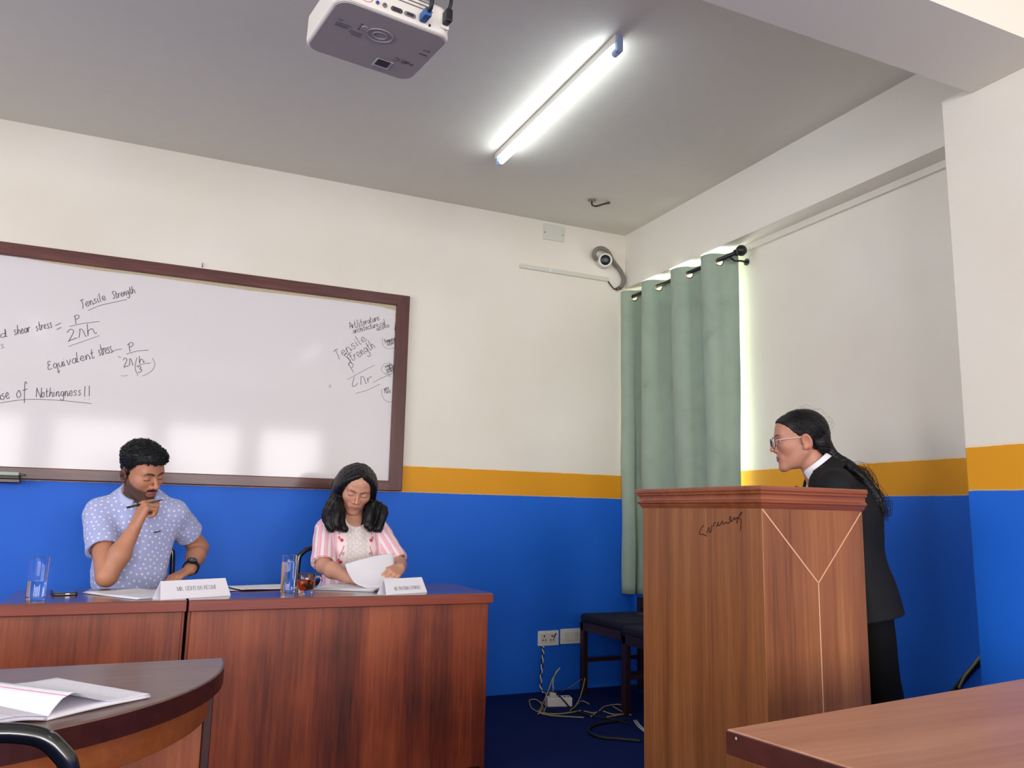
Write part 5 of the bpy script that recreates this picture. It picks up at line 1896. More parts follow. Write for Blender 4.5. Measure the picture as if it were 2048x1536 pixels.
# ================================================================== the man in the dotted shirt
hm = Head((-2.944, -.668, 1.222), 39, 22, -9, 1.03, False)
sR, eR, wR = A3((-3.095, -.600, 1.035)), A3((-3.042, -.825, .782)), A3((-2.955, -.800, .978))
sL, eL, wL = A3((-2.800, -.575, 1.035)), A3((-2.668, -.440, .880)), A3((-2.712, -.630, .792))
nk0, nk1 = A3((-2.955, -.585, 1.075)), hm.wld((0, .022, -.055))
hR = hand(wR, (.30, -.02, .95), (.80, .40, -.25), (-.25, .9, .15), [(62, 86, 52), (70, 90, 54), (76, 92, 56), (82, 96, 58)],
          [(.75, .35, .55), (.85, .05, .65), (.75, -.1, .75)], 1.16)
hL = hand(wL, (-.66, -.62, -.30), (.10, .1, -.98), (-.6, .6, .2), [(25, 35, 25), (22, 35, 25), (22, 35, 25), (25, 35, 25)],
          [(.6, .75, .25), (.8, .5, .25), (.9, .3, .3)], 0.98)
kneeR, kneeL = A3((-3.06, -1.02, .565)), A3((-2.87, -1.02, .565))


def man_torso(P, g=0.0):
    d = ell(P, (-2.950, -.580, .955), (.162 + g, .112 + g, .150 + g))
    d = smin(d, rc(P, (-3.085, -.592, 1.030), (-2.810, -.580, 1.034), .060 + g, .060 + g), .06)
    d = smin(d, rc(P, (-3.03, -.585, 1.066), (-2.87, -.580, 1.068), .050 + g, .050 + g), .05)
    d = smin(d, rc(P, (-2.985, -.575, 1.108), (-2.915, -.575, 1.110), .047 + g, .047 + g), .045)
    d = smin(d, ell(P, (-2.958, -.600, .790), (.152 + g, .125 + g, .16 + g)), .07)
    d = smin(d, ell(P, (-2.958, -.560, .600), (.165 + g, .145 + g, .12 + g)), .06)
    return d


def man_body(P):
    d = man_torso(P, -.010)
    d = smin(d, rc(P, nk0, nk1, .060, .056), .030)
    d = smin(d, rc(P, sR, eR, .055, .042), .025)
    d = smin(d, chain(P, [eR, eR * .55 + wR * .45 + A3((0, -.004, 0)), wR], [.041, .043, .027], .02), .012)
    d = smin(d, rc(P, sL, eL, .055, .043), .025)
    d = smin(d, chain(P, [eL, eL * .6 + wL * .4, wL], [.042, .042, .027], .02), .012)
    d = smin(d, smin(hand_sdf(P, hR), hand_sdf(P, hL), 0), .012)
    for kn_, hx in ((kneeR, -3.03), (kneeL, -2.885)):
        d = smin(d, rc(P, (hx, -.58, .56), kn_, .075, .052), .03)
        ft = kn_ + A3((0, .0, -.48))
        d = smin(d, rc(P, kn_, ft, .050, .035), .02)
        d = smin(d, rc(P, ft + A3((0, .01, -.025)), ft + A3((0, -.15, -.045)), .035, .028), .02)
    return smin(d, hm.sdf(P), .012)


SKM = S(188, 131, 102)
body = surf_obj('person', man_body, (-3.28, -1.25, -.02), (-2.55, -.30, 1.40), .0030, M_SKIN, None,
                lambda P: hm.paint(P, SKM, S(160, 92, 82), S(26, 20, 18), S(20, 14, 12), beard=S(52, 40, 36), stubble=.86, hairshade=S(40, 34, 32)))
tag(body, 'bearded man in a pale blue dotted shirt holding a pen to his chin', 'person')


def man_hair(P):
    q = hm.loc(P)
    x, y, z = np.abs(q[:, 0]), q[:, 1], q[:, 2]
    # fade: thin on the sides, thick on top
    top = np.clip((z - .02) / .06, 0, 1)
    grow = .0025 + .019 * top + .007 * np.clip((-y - .02) / .06, 0, 1) * top
    c = A3((0, .016, .030))
    qq = q - c
    r = np.stack([.0735 + grow, .0945 + grow, .0855 + grow], 1)
    k0 = np.sqrt(((qq / r) ** 2).sum(1)); k1 = np.sqrt(((qq / (r * r)) ** 2).sum(1)) + 1e-9
    d = k0 * (k0 - 1) / k1
    d = smin(d, ell(q, (0, -.030, .085), (.064, .058, .038)), .02)
    line = np.interp(y, [-.12, -.085, -.06, -.035, -.018, -.008, .000, .008, .036, .050, .11], [.068, .068, .060, .044, .016, -.018, -.018, .018, .022, -.030, -.060])
    line = line + np.where(x < .04, 0.0, 0.004) + .004 * wob(P, 160, 1)
    m = (line - z) * F32(.75)
    d = smax(d, m, .006)
    d = d + F32(.0020) * wob(P, 150, 4) + F32(.0010) * wob(P, 380, 7)
    return d * F32(.9)


hair_o = surf_obj('hair', man_hair, (-3.09, -.84, 1.10), (-2.80, -.52, 1.40), .0026, M_HAIRM, body)
r_ = np.random.default_rng(21)
hv = np.empty(len(hair_o.data.vertices) * 3, F32); hair_o.data.vertices.foreach_get('co', hv); hv = hv.reshape(-1, 3)
hn = np.empty_like(hv).ravel(); hair_o.data.vertices.foreach_get('normal', hn); hn = hn.reshape(-1, 3)
ql = hm.loc(hv)
pick = [i for i in r_.permutation(len(hv)) if ql[i, 2] > .02][:2600]
mb = MB()
fwd = hm.R @ A3((0, -1, 0))
for i in pick:
    p = hv[i]; nn = hn[i]
    dr = nn * .38 + fwd * .8 + A3(r_.normal(0, .35, 3))
    dr /= np.linalg.norm(dr)
    L_ = .0055 + .0045 * r_.random()
    q0 = Vector((p - nn * .003).tolist()); q1 = Vector((p + dr * L_ * .55 + nn * .0015).tolist()); q2 = Vector((p + dr * L_).tolist())
    mb.tube([q0, q1, q2], [.0013, .0010, .0003], 4, caps=False)
tag(mb.build('hair_tufts', M_HAIRM, hair_o), kind='stuff')


def sleeve(P, a, b, f, r0, r1, skin):
    """short sleeve: open tube from the shoulder a towards the elbow b, ending at fraction f"""
    e = a + (b - a) * F32(f)
    dr = (b - a) / np.linalg.norm(b - a)
    d = rc(P, a, a + (b - a) * F32(f + .25), r0, r1 + .003)
    cut = (P - e) @ dr
    d = smax(d, cut, .004)
    hol = np.maximum(rc(P, a + (b - a) * F32(f - .10), b + dr * .1, r1 - .014, r1 - .013), -(P - (e - dr * F32(.025))) @ dr)
    return smax(d, -hol, .003)


def man_shirt(P):
    d = man_torso(P, .006)
    fold = F32(.0032) * wob(P, 34, 3) + F32(.0016) * wob(P, 75, 5)
    z = P[:, 2]
    d = smin(d, sleeve(P, sR + A3((-.004, 0, 0)), eR, .60, .066, .069, 0), .030)
    d = smin(d, sleeve(P, sL + A3((.004, 0, 0)), eL, .58, .064, .064, 0), .030)
    d = d + fold
    d = smax(d, -rc(P, nk0 + A3((0, -.010, .005)), nk1, .059, .064), .006)
    d = smax(d, .585 - z, .004)
    # open neck: a narrow V below the throat
    v = np.abs(P[:, 0] + 2.935) - np.clip((z - 1.030) * .34, 0, .05)
    wedge = np.maximum(np.maximum(v, 1.030 - z), P[:, 1] + .62)
    d = smax(d, -wedge, .004)
    # button placket line
    pl_ = np.abs(P[:, 0] + 2.925 + .06 * (z - .9)) - .0012
    d = d + F32(.0022) * np.exp(-(pl_ / .0016) ** 2) * (P[:, 1] < -.6)
    return d


def man_shirt_col(P):
    base = np.tile(A3(S(172, 180, 224)), (len(P), 1))
    base *= (1 + .03 * wob(P, 900, 2) + .02 * wob(P, 120, 6))[:, None]
    C = dots_on(P, .0205, .004, np.random.default_rng(5))
    w = near_dots(P, C, .0042, .0012)[:, None]
    return base * (1 - w) + A3(S(240, 240, 250)) * w


surf_obj('shirt', man_shirt, (-3.24, -.99, .56), (-2.58, -.36, 1.16), .0026, M_CLOTHV, body, man_shirt_col)
Rn = np.array(Matrix.Rotation(math.radians(16), 3, 'X'), F32)
M_DOT, nt, b = new_mat('dotted_collar_cotton')
vo = nt.nodes.new('ShaderNodeTexVoronoi'); vo.inputs['Scale'].default_value = 46; vo.inputs['Randomness'].default_value = .6
geo = nt.nodes.new('ShaderNodeNewGeometry'); nt.links.new(geo.outputs['Position'], vo.inputs['Vector'])
k_ = math_node(nt, 'LESS_THAN', vo.outputs['Distance'], .17)
mx = nt.nodes.new('ShaderNodeMix'); mx.data_type = 'RGBA'; nt.links.new(k_, mx.inputs['Factor'])
mx.inputs['A'].default_value = (*S(180, 190, 226), 1); mx.inputs['B'].default_value = (*S(240, 240, 250), 1)
nt.links.new(mx.outputs['Result'], b.inputs['Base Color']); b.inputs['Roughness'].default_value = .8
collar(body, 'shirt_collar', (-2.951, -.612, 1.142), rotm(8, 26, -2), .067, .116, .016, .052, M_DOT, gap=20, tip=.048, drop=.034)
mb = MB()
e_ = Vector((.95, .05, .28)).normalized()
pp = Vector((-2.862, -.7065, .962))
mb.box(-.014, -.0012, -.0026, .014, .0006, .0026, Matrix.Translation(pp) @ Matrix(((e_.x, 0, -e_.z, 0), (0.30, 1, 0, 0), (e_.z, 0, e_.x, 0), (0, 0, 0, 1))))
mb.build('chest_tab', plain('navy_tab', S(40, 44, 80), .7), body)


def man_trousers(P):
    d = ell(P, (-2.958, -.560, .565), (.178, .155, .10))
    for kn_, hx in ((kneeR, -3.03), (kneeL, -2.885)):
        d = smin(d, rc(P, (hx, -.58, .56), kn_, .084, .064), .03)
        ft = kn_ + A3((0, .0, -.46))
        d = smin(d, rc(P, kn_, ft, .062, .052), .02)
    return smax(d, P[:, 2] - .655, .01) + F32(.003) * wob(P, 40, 1)


surf_obj('trousers', man_trousers, (-3.2, -1.15, .03), (-2.72, -.36, .70), .006, M_TROUS, body)
# wrist watch
ax_ = (wL - eL) / np.linalg.norm(wL - eL)
wc = wL - ax_ * F32(.022)
x_, y_, d_ = frame_of(ax_)
mb = MB()
for k in range(36):
    pass
rg = []
ringpts = [Vector(wc) + (x_ * math.cos(a) * .0335 + y_ * math.sin(a) * .0305) for a in np.linspace(0, 2 * math.pi, 36, endpoint=False)]
vs, fs = [], []
for p in ringpts:
    nn = (p - Vector(wc)).normalized()
    for s_, t_ in ((-.011, 0), (.011, 0), (.011, .004), (-.011, .004)):
        vs.append(p + Vector(d_) * s_ + nn * (t_ - .001))
for i in range(36):
    j = (i + 1) % 36
    for k in range(4):
        k2 = (k + 1) % 4
        fs.append((i * 4 + k, j * 4 + k, j * 4 + k2, i * 4 + k2))
mb.add(vs, fs)
strap = mb.build('watch_strap', M_RUBBER, body)
nd = (Vector((-.10, -.95, .30)) - Vector(d_) * Vector((-.10, -.95, .30)).dot(Vector(d_))).normalized()
q = Vector((0, 0, 1)).rotation_difference(nd).to_matrix().to_4x4()
mb = MB(); mb.lathe([(.021, 0), (.0225, .004), (.0215, .010), (.0185, .0115), (.0170, .0095)], 32, Matrix.Translation(Vector(wc) + nd * .030) @ q)
case = mb.build('watch_case', plain('gunmetal', S(60, 60, 66), .3, metal=.8), body)
mb = MB(); mb.lathe([(.001, .0098), (.0172, .0098)], 32, Matrix.Translation(Vector(wc) + nd * .030) @ q, caps=False)
mb.build('watch_dial', plain('watch_dial', S(24, 26, 30), .2), case)
mb = MB()
for k in range(12):
    a = k * math.pi / 6
    mb.box(-.0007, .0125, .0100, .0007, .0160, .0104, Matrix.Translation(Vector(wc) + nd * .030) @ q @ Matrix.Rotation(a, 4, 'Z'))
mb.box(-.0008, -.002, .0100, .0008, .012, .0106, Matrix.Translation(Vector(wc) + nd * .030) @ q @ Matrix.Rotation(.6, 4, 'Z'))
mb.box(-.0008, -.002, .0100, .0008, .009, .0106, Matrix.Translation(Vector(wc) + nd * .030) @ q @ Matrix.Rotation(2.3, 4, 'Z'))
mb.build('watch_marks', plain('watch_marks', S(190, 190, 190), .4), case)
# ring on the third finger
pr = hR['fing'][2][0]
m0 = Vector(pr[0]) * .45 + Vector(pr[1]) * .55
dd = (Vector(pr[1]) - Vector(pr[0])).normalized()
x_, y_, _ = frame_of(dd)
mb = MB(); mb.tube([m0 + (x_ * math.cos(a) + y_ * math.sin(a)) * .0098 for a in np.linspace(0, 2 * math.pi, 24, endpoint=False)], .0016, 8, closed=True)
mb.build('finger_ring', M_STEEL, body)
# pen
pa, pb = Vector((-2.992, -.792, 1.064)), Vector((-2.852, -.800, 1.101))
t = thing('pen', 'black and clear pen held across the man\'s chin', 'pen', tuple((pa + pb) / 2))
mb = MB(); mb.tube([pa, pa + (pb - pa) * .42], .0046, 12); mb.build('cap', M_BLACK, t)
mb = MB(); mb.tube([pa + (pb - pa) * .42, pa + (pb - pa) * .86], .0038, 12); mb.build('barrel', plain('pen_barrel', S(70, 80, 84), .2), t)
mb = MB(); mb.tube([pa + (pb - pa) * .86, pb], [.0036, .0008], 12); mb.build('tip', M_BLACK, t)

# ================================================================== the seated woman reading
hw_ = Head((-1.970, -.632, 1.184), -9, 31, 8, 0.965, True, 1.07)
sR2, eR2, wR2 = A3((-2.100, -.585, .975)), A3((-2.135, -.735, .812)), A3((-2.062, -.955, .772))
sL2, eL2, wL2 = A3((-1.840, -.585, .975)), A3((-1.764, -.700, .822)), A3((-1.838, -.985, .815))
nkw = A3((-1.972, -.575, 1.030))
hR2 = hand(wR2, (.88, -.42, -.10), (-.1, .1, -.98), (-.6, -.5, 0), [(10, 18, 12), (10, 16, 12), (10, 16, 12), (12, 18, 12)],
           [(.95, .35, .1), (.98, .15, .1), (.98, .1, .1)], 0.92)
hL2 = hand(wL2, (-.60, -.76, -.20), (-.45, .42, -.78), (-.65, .5, .2), [(26, 44, 22), (30, 42, 22), (34, 42, 22), (36, 44, 24)],
           [(.75, .45, .45), (.85, .1, .55), (.9, -.1, .4)], 0.92)


def wo_torso(P, g=0.0):
    d = ell(P, (-1.970, -.585, .900), (.140 + g, .105 + g, .150 + g))
    d = smin(d, rc(P, (-2.080, -.585, .968), (-1.860, -.585, .968), .052 + g, .052 + g), .05)
    d = smin(d, rc(P, (-2.03, -.58, .995), (-1.91, -.58, .995), .040 + g, .040 + g), .045)
    d = smin(d, ell(P, (-2.020, -.660, .880), (.062 + g, .052 + g, .060 + g)), .04)
    d = smin(d, ell(P, (-1.925, -.660, .880), (.062 + g, .052 + g, .060 + g)), .04)
    d = smin(d, ell(P, (-1.970, -.590, .740), (.132 + g, .105 + g, .15 + g)), .06)
    d = smin(d, ell(P, (-1.970, -.560, .570), (.165 + g, .145 + g, .12 + g)), .06)
    return d


kneeR2, kneeL2 = A3((-2.06, -.98, .545)), A3((-1.90, -.98, .545))


def wo_body(P):
    d = wo_torso(P, -.010)
    d = smin(d, rc(P, nkw, hw_.wld((0, .022, -.055)), .048, .046), .025)
    for s_, e_, w_ in ((sR2, eR2, wR2), (sL2, eL2, wL2)):
        d = smin(d, rc(P, s_, e_, .046, .036), .022)
        d = smin(d, chain(P, [e_, e_ * .65 + w_ * .35, w_], [.035, .0355, .023], .02), .010)
    d = smin(d, smin(hand_sdf(P, hR2), hand_sdf(P, hL2), 0), .012)
    for kn_, hx in ((kneeR2, -2.04), (kneeL2, -1.90)):
        d = smin(d, rc(P, (hx, -.57, .54), kn_, .072, .050), .03)
        ft = kn_ + A3((0, 0, -.46))
        d = smin(d, rc(P, kn_, ft, .048, .032), .02)
        d = smin(d, rc(P, ft + A3((0, .01, -.025)), ft + A3((0, -.14, -.045)), .032, .025), .02)
    return smin(d, hw_.sdf(P), .010)


wbody = surf_obj('person', wo_body, (-2.30, -1.20, -.02), (-1.64, -.30, 1.32), .0030, M_SKIN, None,
                 lambda P: hw_.paint(P, S(204, 150, 126), S(186, 112, 100), S(30, 20, 17), S(18, 11, 10)))
tag(wbody, 'woman in a pink and white striped kurta reading papers at the table', 'person')


def wo_kurta(P):
    d = wo_torso(P, .005)
    for s_, e_, f in ((sR2, eR2, .92), (sL2, eL2, .96)):
        d = smin(d, sleeve(P, s_, e_, f, .056, .056, 0), .025)
    d = d + F32(.0035) * wob(P, 36, 2) + F32(.0016) * wob(P, 80, 5)
    z = P[:, 2]
    x = np.abs(P[:, 0] + 1.970)
    d = smax(d, -rc(P, nkw + A3((0, -.006, .0)), hw_.wld((0, .022, -.055)), .050, .066), .006)
    d = smax(d, .56 - z, .004)
    scoop = np.maximum(np.sqrt((x / .046) ** 2 + ((z - 1.030) / .036) ** 2) - 1, (P[:, 1] + .60) / .05) * F32(.03)
    return smax(d, -scoop, .004)


def wo_col(P):
    n = len(P)
    x, y, z = P[:, 0] + 1.970, P[:, 1], P[:, 2]
    pink, white, deep = A3(S(242, 190, 202)), A3(S(242, 236, 236)), A3(S(232, 150, 172))

    def lat(s_, e_):
        a = (e_ - s_) / np.linalg.norm(e_ - s_)
        r = P - s_
        h = r @ a
        side = np.cross(a, A3((0, 1, 0))); side /= np.linalg.norm(side)
        up = np.cross(side, a)
        rad = r - h[:, None] * a
        return h, np.arctan2(rad @ side, -(rad @ up)), np.sqrt((rad ** 2).sum(1))
    u = x / .034
    armm = np.zeros(n, bool)
    for s_, e_, sg in ((sR2, eR2, -1), (sL2, eL2, 1)):
        h, ang, rr = lat(s_, e_)
        inarm = (rr < .085) & (h > .015) & (np.abs(P[:, 0] + 1.970) > .118)
        u = np.where(inarm, ang * 1.75 + .3, u)
        armm |= inarm
    f = u - np.floor(u)
    col = np.tile(pink, (n, 1))

    def put(m, c, a=1.0):
        w = (np.clip(m, 0, 1) * a)[:, None]
        col[:] = col * (1 - w) + A3(c) * w
    put(((f > .30) & (f < .72)) * 1.0, white, .85)
    put((np.abs(f - .18) < .05) * 1.0, deep, .7)
    put((np.abs(f - .82) < .035) * 1.0, deep, .55)
    front = (y < -.60) & ~armm & (z > .62)
    # embroidered side bands and scalloped yoke
    ax = np.abs(x + .004)
    band = front & (ax > .052) & (ax < .092) & (z > .80)
    put(band * 1.0, S(246, 226, 226), .9)
    zz = (z - .80) / .052
    fz = zz - np.floor(zz)
    par = np.floor(zz).astype(int) % 2
    bx = ax - .072
    fl1 = np.sqrt((bx / .0085) ** 2 + ((fz - .5) * .052 / .0085) ** 2)
    put((band & (fl1 < 1) & (par == 0)) * 1.0, S(206, 40, 70), .95)
    put((band & (np.sqrt(((bx - .010) / .006) ** 2 + ((fz - .72) * .052 / .008) ** 2) < 1) & (par == 0)) * 1.0, S(228, 96, 116), .9)
    put((band & (np.abs(bx + (fz - .5) * .02) < .0022) & (par == 1)) * 1.0, S(204, 70, 96), .9)
    put((band & (np.sqrt(((bx + .006) / .007) ** 2 + ((fz - .3) * .052 / .009) ** 2) < 1) & (par == 1)) * 1.0, S(150, 168, 140), .8)
    yoke = front & (ax <= .052) & (z > .79)
    put(yoke * 1.0, S(240, 230, 226), 1.0)
    r0 = .0165
    best = np.zeros(n, F32)
    done = np.zeros(n, bool)
    for row in range(40, -1, -1):
        cz = .78 + row * .0125
        off = r0 if row % 2 else 0.0
        cxx = np.round((x + .004 - off) / (2 * r0)) * 2 * r0 + off
        rr = np.sqrt((x + .004 - cxx) ** 2 + (z - cz) ** 2)
        inside = yoke & (rr < r0) & (z >= cz - .004)
        ringv = (np.cos(rr / r0 * math.pi * 5) > .45)
        put((inside) * 1.0, S(240, 230, 226), 1.0)
        put((inside & ringv) * 1.0, S(176, 160, 158), .75)
    hem = (np.abs(z - .79) < .004) & front
    put(hem * 1.0, S(226, 170, 180), .8)
    return col


surf_obj('kurta', wo_kurta, (-2.28, -.95, .53), (-1.64, -.38, 1.08), .0026, M_CLOTHV, wbody, wo_col)


def wo_trou(P):
    d = ell(P, (-1.970, -.560, .545), (.176, .155, .10))
    for kn_, hx in ((kneeR2, -2.04), (kneeL2, -1.90)):
        d = smin(d, rc(P, (hx, -.57, .54), kn_, .082, .062), .03)
        d = smin(d, rc(P, kn_, kn_ + A3((0, 0, -.45)), .060, .050), .02)
    return smax(d, P[:, 2] - .63, .01) + F32(.003) * wob(P, 40, 1)


surf_obj('trousers', wo_trou, (-2.2, -1.10, .03), (-1.74, -.36, .67), .006, plain('white_cotton', S(214, 208, 206), .85), wbody)


def lock(P, pts, r0, r1, k=.012):
    n = len(pts)
    return chain(P, pts, [float(np.interp(i / (n - 1), [0, .30, .6, 1], [.55 * r0, .80 * r0, r0, r1])) for i in range(n)], k)


def wlocks():
    out = []
    r_ = np.random.default_rng(11)
    for side in (-1, 1):
        for i in range(17):
            a = i / 16.0                                # 0 front by the face, 1 at the nape
            # start near the parting, run over the temple, fall beside the face to the shoulder
            p0 = hw_.wld((side * .010, -.060 + a * .120, .108 - .012 * abs(a - .4)))
            p1 = hw_.wld((side * (.058 + .012 * math.sin(a * 3.1)), -.052 + a * .125, .062))
            p2 = hw_.wld((side * (.080 + .008 * math.sin(a * 3.1)), -.034 + a * .120, .005))
            p3 = hw_.wld((side * (.080 + .010 * r_.uniform(-1, 1) + .012 * a), -.022 + a * .105, -.060))
            ex = side * (.088 + .040 * r_.uniform(-.8, 1))
            base = A3((-1.972, -.632, 1.188))
            dz = r_.uniform(-.012, .016)
            yy = -.055 + a * .105
            p4 = base + A3((ex * 1.06, yy, -.120 + dz))
            curl = r_.uniform(-1, 1)
            p5 = base + A3((ex * (1.08 if side < 0 else .98) + .010 * curl, yy - .016, -.176 + dz))
            p6 = base + A3((ex * .90 + .016 * curl, yy - .028 - .01 * curl, -.200 + dz))
            q = [np.array(v) for v in spline([Vector(v.tolist()) for v in (p0, p1, p2, p3, p4, p5, p6)], 3)]
            out.append(([A3(v) for v in q], .019, .013))
    return out


WL = wlocks()


def wo_hair(P):
    q = hw_.loc(P)
    x, y, z = np.abs(q[:, 0]), q[:, 1], q[:, 2]
    d = ell(q, (0, .020, .026), (.081, .095, .084))
    line = np.interp(y, [-.12, -.080, -.060, -.04, -.02, .0, .03], [.078, .078, .062, .045, .015, -.03, -.07])
    line = line - .035 * np.clip((x - .035) / .04, 0, 1)
    d = smax(d, (line - z) * F32(.8), .008)
    part = np.abs(q[:, 0]) - .001
    d = d + F32(.004) * np.exp(-(part / .004) ** 2) * (y < .02)
    d = d * F32(hw_.s)
    for pts, r0, r1 in WL:
        d = smin(d, lock(P, pts, r0, r1), .007)
    # keep the face clear
    face = ell(q, (0, -.085, -.030), (.0600, .075, .092))
    d = smax(d, -face * F32(.985), .006)
    return d + F32(.0012) * wob(P * A3((1, 1, .2)), 330, 4)


hr = surf_obj('hair', wo_hair, (-2.14, -.80, .90), (-1.81, -.47, 1.33), .0026, M_HAIRL, wbody)
mb = MB()
r_ = np.random.default_rng(4)
for k in range(520):
    pts, r0, r1 = WL[r_.integers(len(WL))]
    of = Vector(r_.normal(0, 1, 3).tolist()).normalized()
    st = r_.integers(1, 6)
    q = []
    for i, v in enumerate(pts[st:]):
        f_ = (i + st) / (len(pts) - 1)
        rr = float(np.interp(f_, [0, .30, .6, 1], [.55 * r0, .80 * r0, r0, r1]))
        q.append(Vector(v.tolist()) + of * (rr + .0012 + (.004 if k % 12 == 0 else 0) * f_))
    q.append(q[-1] + (q[-1] - q[-2]) * r_.uniform(0, .25))
    mb.tube(q, [.0011] * (len(q) - 1) + [.0003], 4, caps=False)
tag(mb.build('loose_strands', M_HAIRL, hr), kind='stuff')
# earrings
for side in (-1, 1):
    e0 = hw_.wld((side * .082, -.004, -.040))
    mb = MB()
    v = Vector(e0.tolist())
    mb.tube([v, v + Vector((0, -.004, -.018))], .0012, 8)
    for dz, r in ((-.006, .0036), (-.016, .0032), (-.025, .0042)):
        mb.lathe([(r * math.sin(a), -r * math.cos(a)) for a in np.linspace(.05, math.pi - .05, 9)], 14, Matrix.Translation(v + Vector((0, -.004, dz))), caps=False)
    mb.build('earring', plain('pearl_silver', S(222, 214, 200), .2, metal=.5), wbody)

# ================================================================== the speaker at the lectern
SP0 = CAM + ray(1598, 880) * 3.05
SF, SLf = Vector((-.82, .572, 0)).normalized(), Vector((-.572, -.82, 0)).normalized()


def spt(s, l, z): return A3(SP0 + SF * s + SLf * l + Vector((0, 0, z)))


hs = Head(tuple(SP0), -124, 6, 0, 0.955, True)
nks, nkt = spt(-.068, 0, -.140), hs.wld((0, .026, -.055))
shL3, shR3 = spt(-.095, .150, -.185), spt(-.095, -.150, -.185)
elL3, elR3 = spt(-.10, .215, -.445), spt(-.06, -.20, -.44)
wrL3, wrR3 = spt(.065, .085, -.520), spt(.075, -.075, -.515)
hL3 = hand(wrL3, SF * .6 + SLf * -.7, Vector((0, 0, -1)) * .6 - SF * .4, SF * .6 + SLf * .3, [(25, 30, 20)] * 4, [(.6, .7, .2), (.8, .4, .2), (.9, .2, .2)], .9)
hR3 = hand(wrR3, SF * .6 + SLf * .7, Vector((0, 0, -1)) * .6 - SF * .4, SF * .6 - SLf * .3, [(25, 30, 20)] * 4, [(.6, .7, .2), (.8, .4, .2), (.9, .2, .2)], .9)
RS = np.array([[-SLf.x, SF.x * -1, 0], [-SLf.y, SF.y * -1, 0], [0, 0, 1]], F32)    # columns: right, back, up


def sell(P, s, l, z, r, tilt=0.0):
    R = RS @ np.array(Matrix.Rotation(math.radians(tilt), 3, 'X'), F32)
    return ell(P, spt(s, l, z), r, R)


FLOORZ = -SP0.z
hipz = -.560
kneS = {1: spt(-.225, .085, -.90), -1: spt(-.205, -.085, -.90)}
ankS = {1: spt(-.255, .080, FLOORZ + .085), -1: spt(-.235, -.085, FLOORZ + .085)}


def sp_torso(P, g=0.0):
    d = sell(P, -.140, 0, -.285, (.150 + g, .124 + g, .158 + g), 20)
    d = smin(d, rc(P, shL3 + A3((0, 0, .008)), shR3 + A3((0, 0, .008)), .050 + g, .050 + g), .05)
    d = smin(d, rc(P, spt(-.095, .06, -.158), spt(-.095, -.06, -.158), .048 + g, .048 + g), .05)
    d = smin(d, sell(P, -.165, 0, -.43, (.122 + g, .088 + g, .12 + g), 8), .06)
    d = smin(d, sell(P, -.195, 0, -.570, (.150 + g, .100 + g, .12 + g), 0), .06)
    return d


def sp_body(P):
    d = sp_torso(P, -.012)
    d = smin(d, rc(P, nks, nkt, .050, .044), .025)
    for s_, e_, w_ in ((shL3, elL3, wrL3), (shR3, elR3, wrR3)):
        d = smin(d, rc(P, s_, e_, .042, .034), .02)
        d = smin(d, chain(P, [e_, e_ * .6 + w_ * .4, w_], [.034, .034, .023], .02), .01)
    d = smin(d, smin(hand_sdf(P, hL3), hand_sdf(P, hR3), 0), .01)
    for sg in (1, -1):
        d = smin(d, chain(P, [spt(-.200, sg * .08, -.60), kneS[sg], ankS[sg]], [.076, .050, .032], .03), .03)
        f_ = ankS[sg] + A3((0, 0, -.045))
        d = smin(d, rc(P, f_, f_ + A3(SF * .14) + A3((0, 0, -.012)), .034, .026), .02)
    return smin(d, hs.sdf(P), .010)


lo = (min(SP0.x - .30, SP0.x - .25), SP0.y - .36, -.02)
sbody = surf_obj('person', sp_body, (SP0.x - .26, SP0.y - .46, -.02), (SP0.x + .48, SP0.y + .26, SP0.z + .16), .0030, M_SKIN, None,
                 lambda P: hs.paint(P, S(190, 136, 112), S(168, 104, 96), S(44, 28, 24), S(24, 16, 14), open_eye=True))
tag(sbody, 'woman in a black blazer and glasses leaning at the lectern in profile', 'person')
M_BLAZ = plain('black_suiting', S(17, 17, 20), .75, spec=.3, bump=.25, bscale=600, vary=.1)
M_SHIRTW = plain('white_shirt_cotton', S(236, 236, 240), .8, bump=.15, bscale=500)


def loc3(P):
    q = P - A3(SP0)
    return q @ A3(SF), q @ A3(SLf), q[:, 2]


def sp_shirt(P):
    d = sp_torso(P, -.002)
    s, l, z = loc3(P)
    d = smax(d, -rc(P, nks + A3((0, 0, -.03)), nkt, .050, .052), .005)
    return smax(d, -.50 - z, .004)


surf_obj('shirt', sp_shirt, (SP0.x - .16, SP0.y - .36, SP0.z - .52), (SP0.x + .36, SP0.y + .22, SP0.z - .06), .0035, M_SHIRTW, sbody)
cR = rotm(-125, 34, 0)
collar(sbody, 'shirt_collar', tuple(nks + A3(SF * .012) + A3((0, 0, .052))), cR, .053, .062, .012, .030, M_SHIRTW, gap=14, tip=.040, drop=.012)
collar(sbody, 'blazer_collar', tuple(nks + A3(SF * .006) + A3((0, 0, .036))), cR, .063, .094, .008, .050, M_BLAZ, gap=62, tip=.0, drop=.010)
mb = MB()
tA = Vector((spt(.010, 0, -.175)).tolist())
mb.tube([tA, tA + SF * .010 + Vector((0, 0, -.03)), tA + SF * -.005 + Vector((0, 0, -.12))], [.010, .014, .020], 12)
mb.build('neck_tie', plain('dark_red_tie', S(52, 16, 24), .6), sbody)


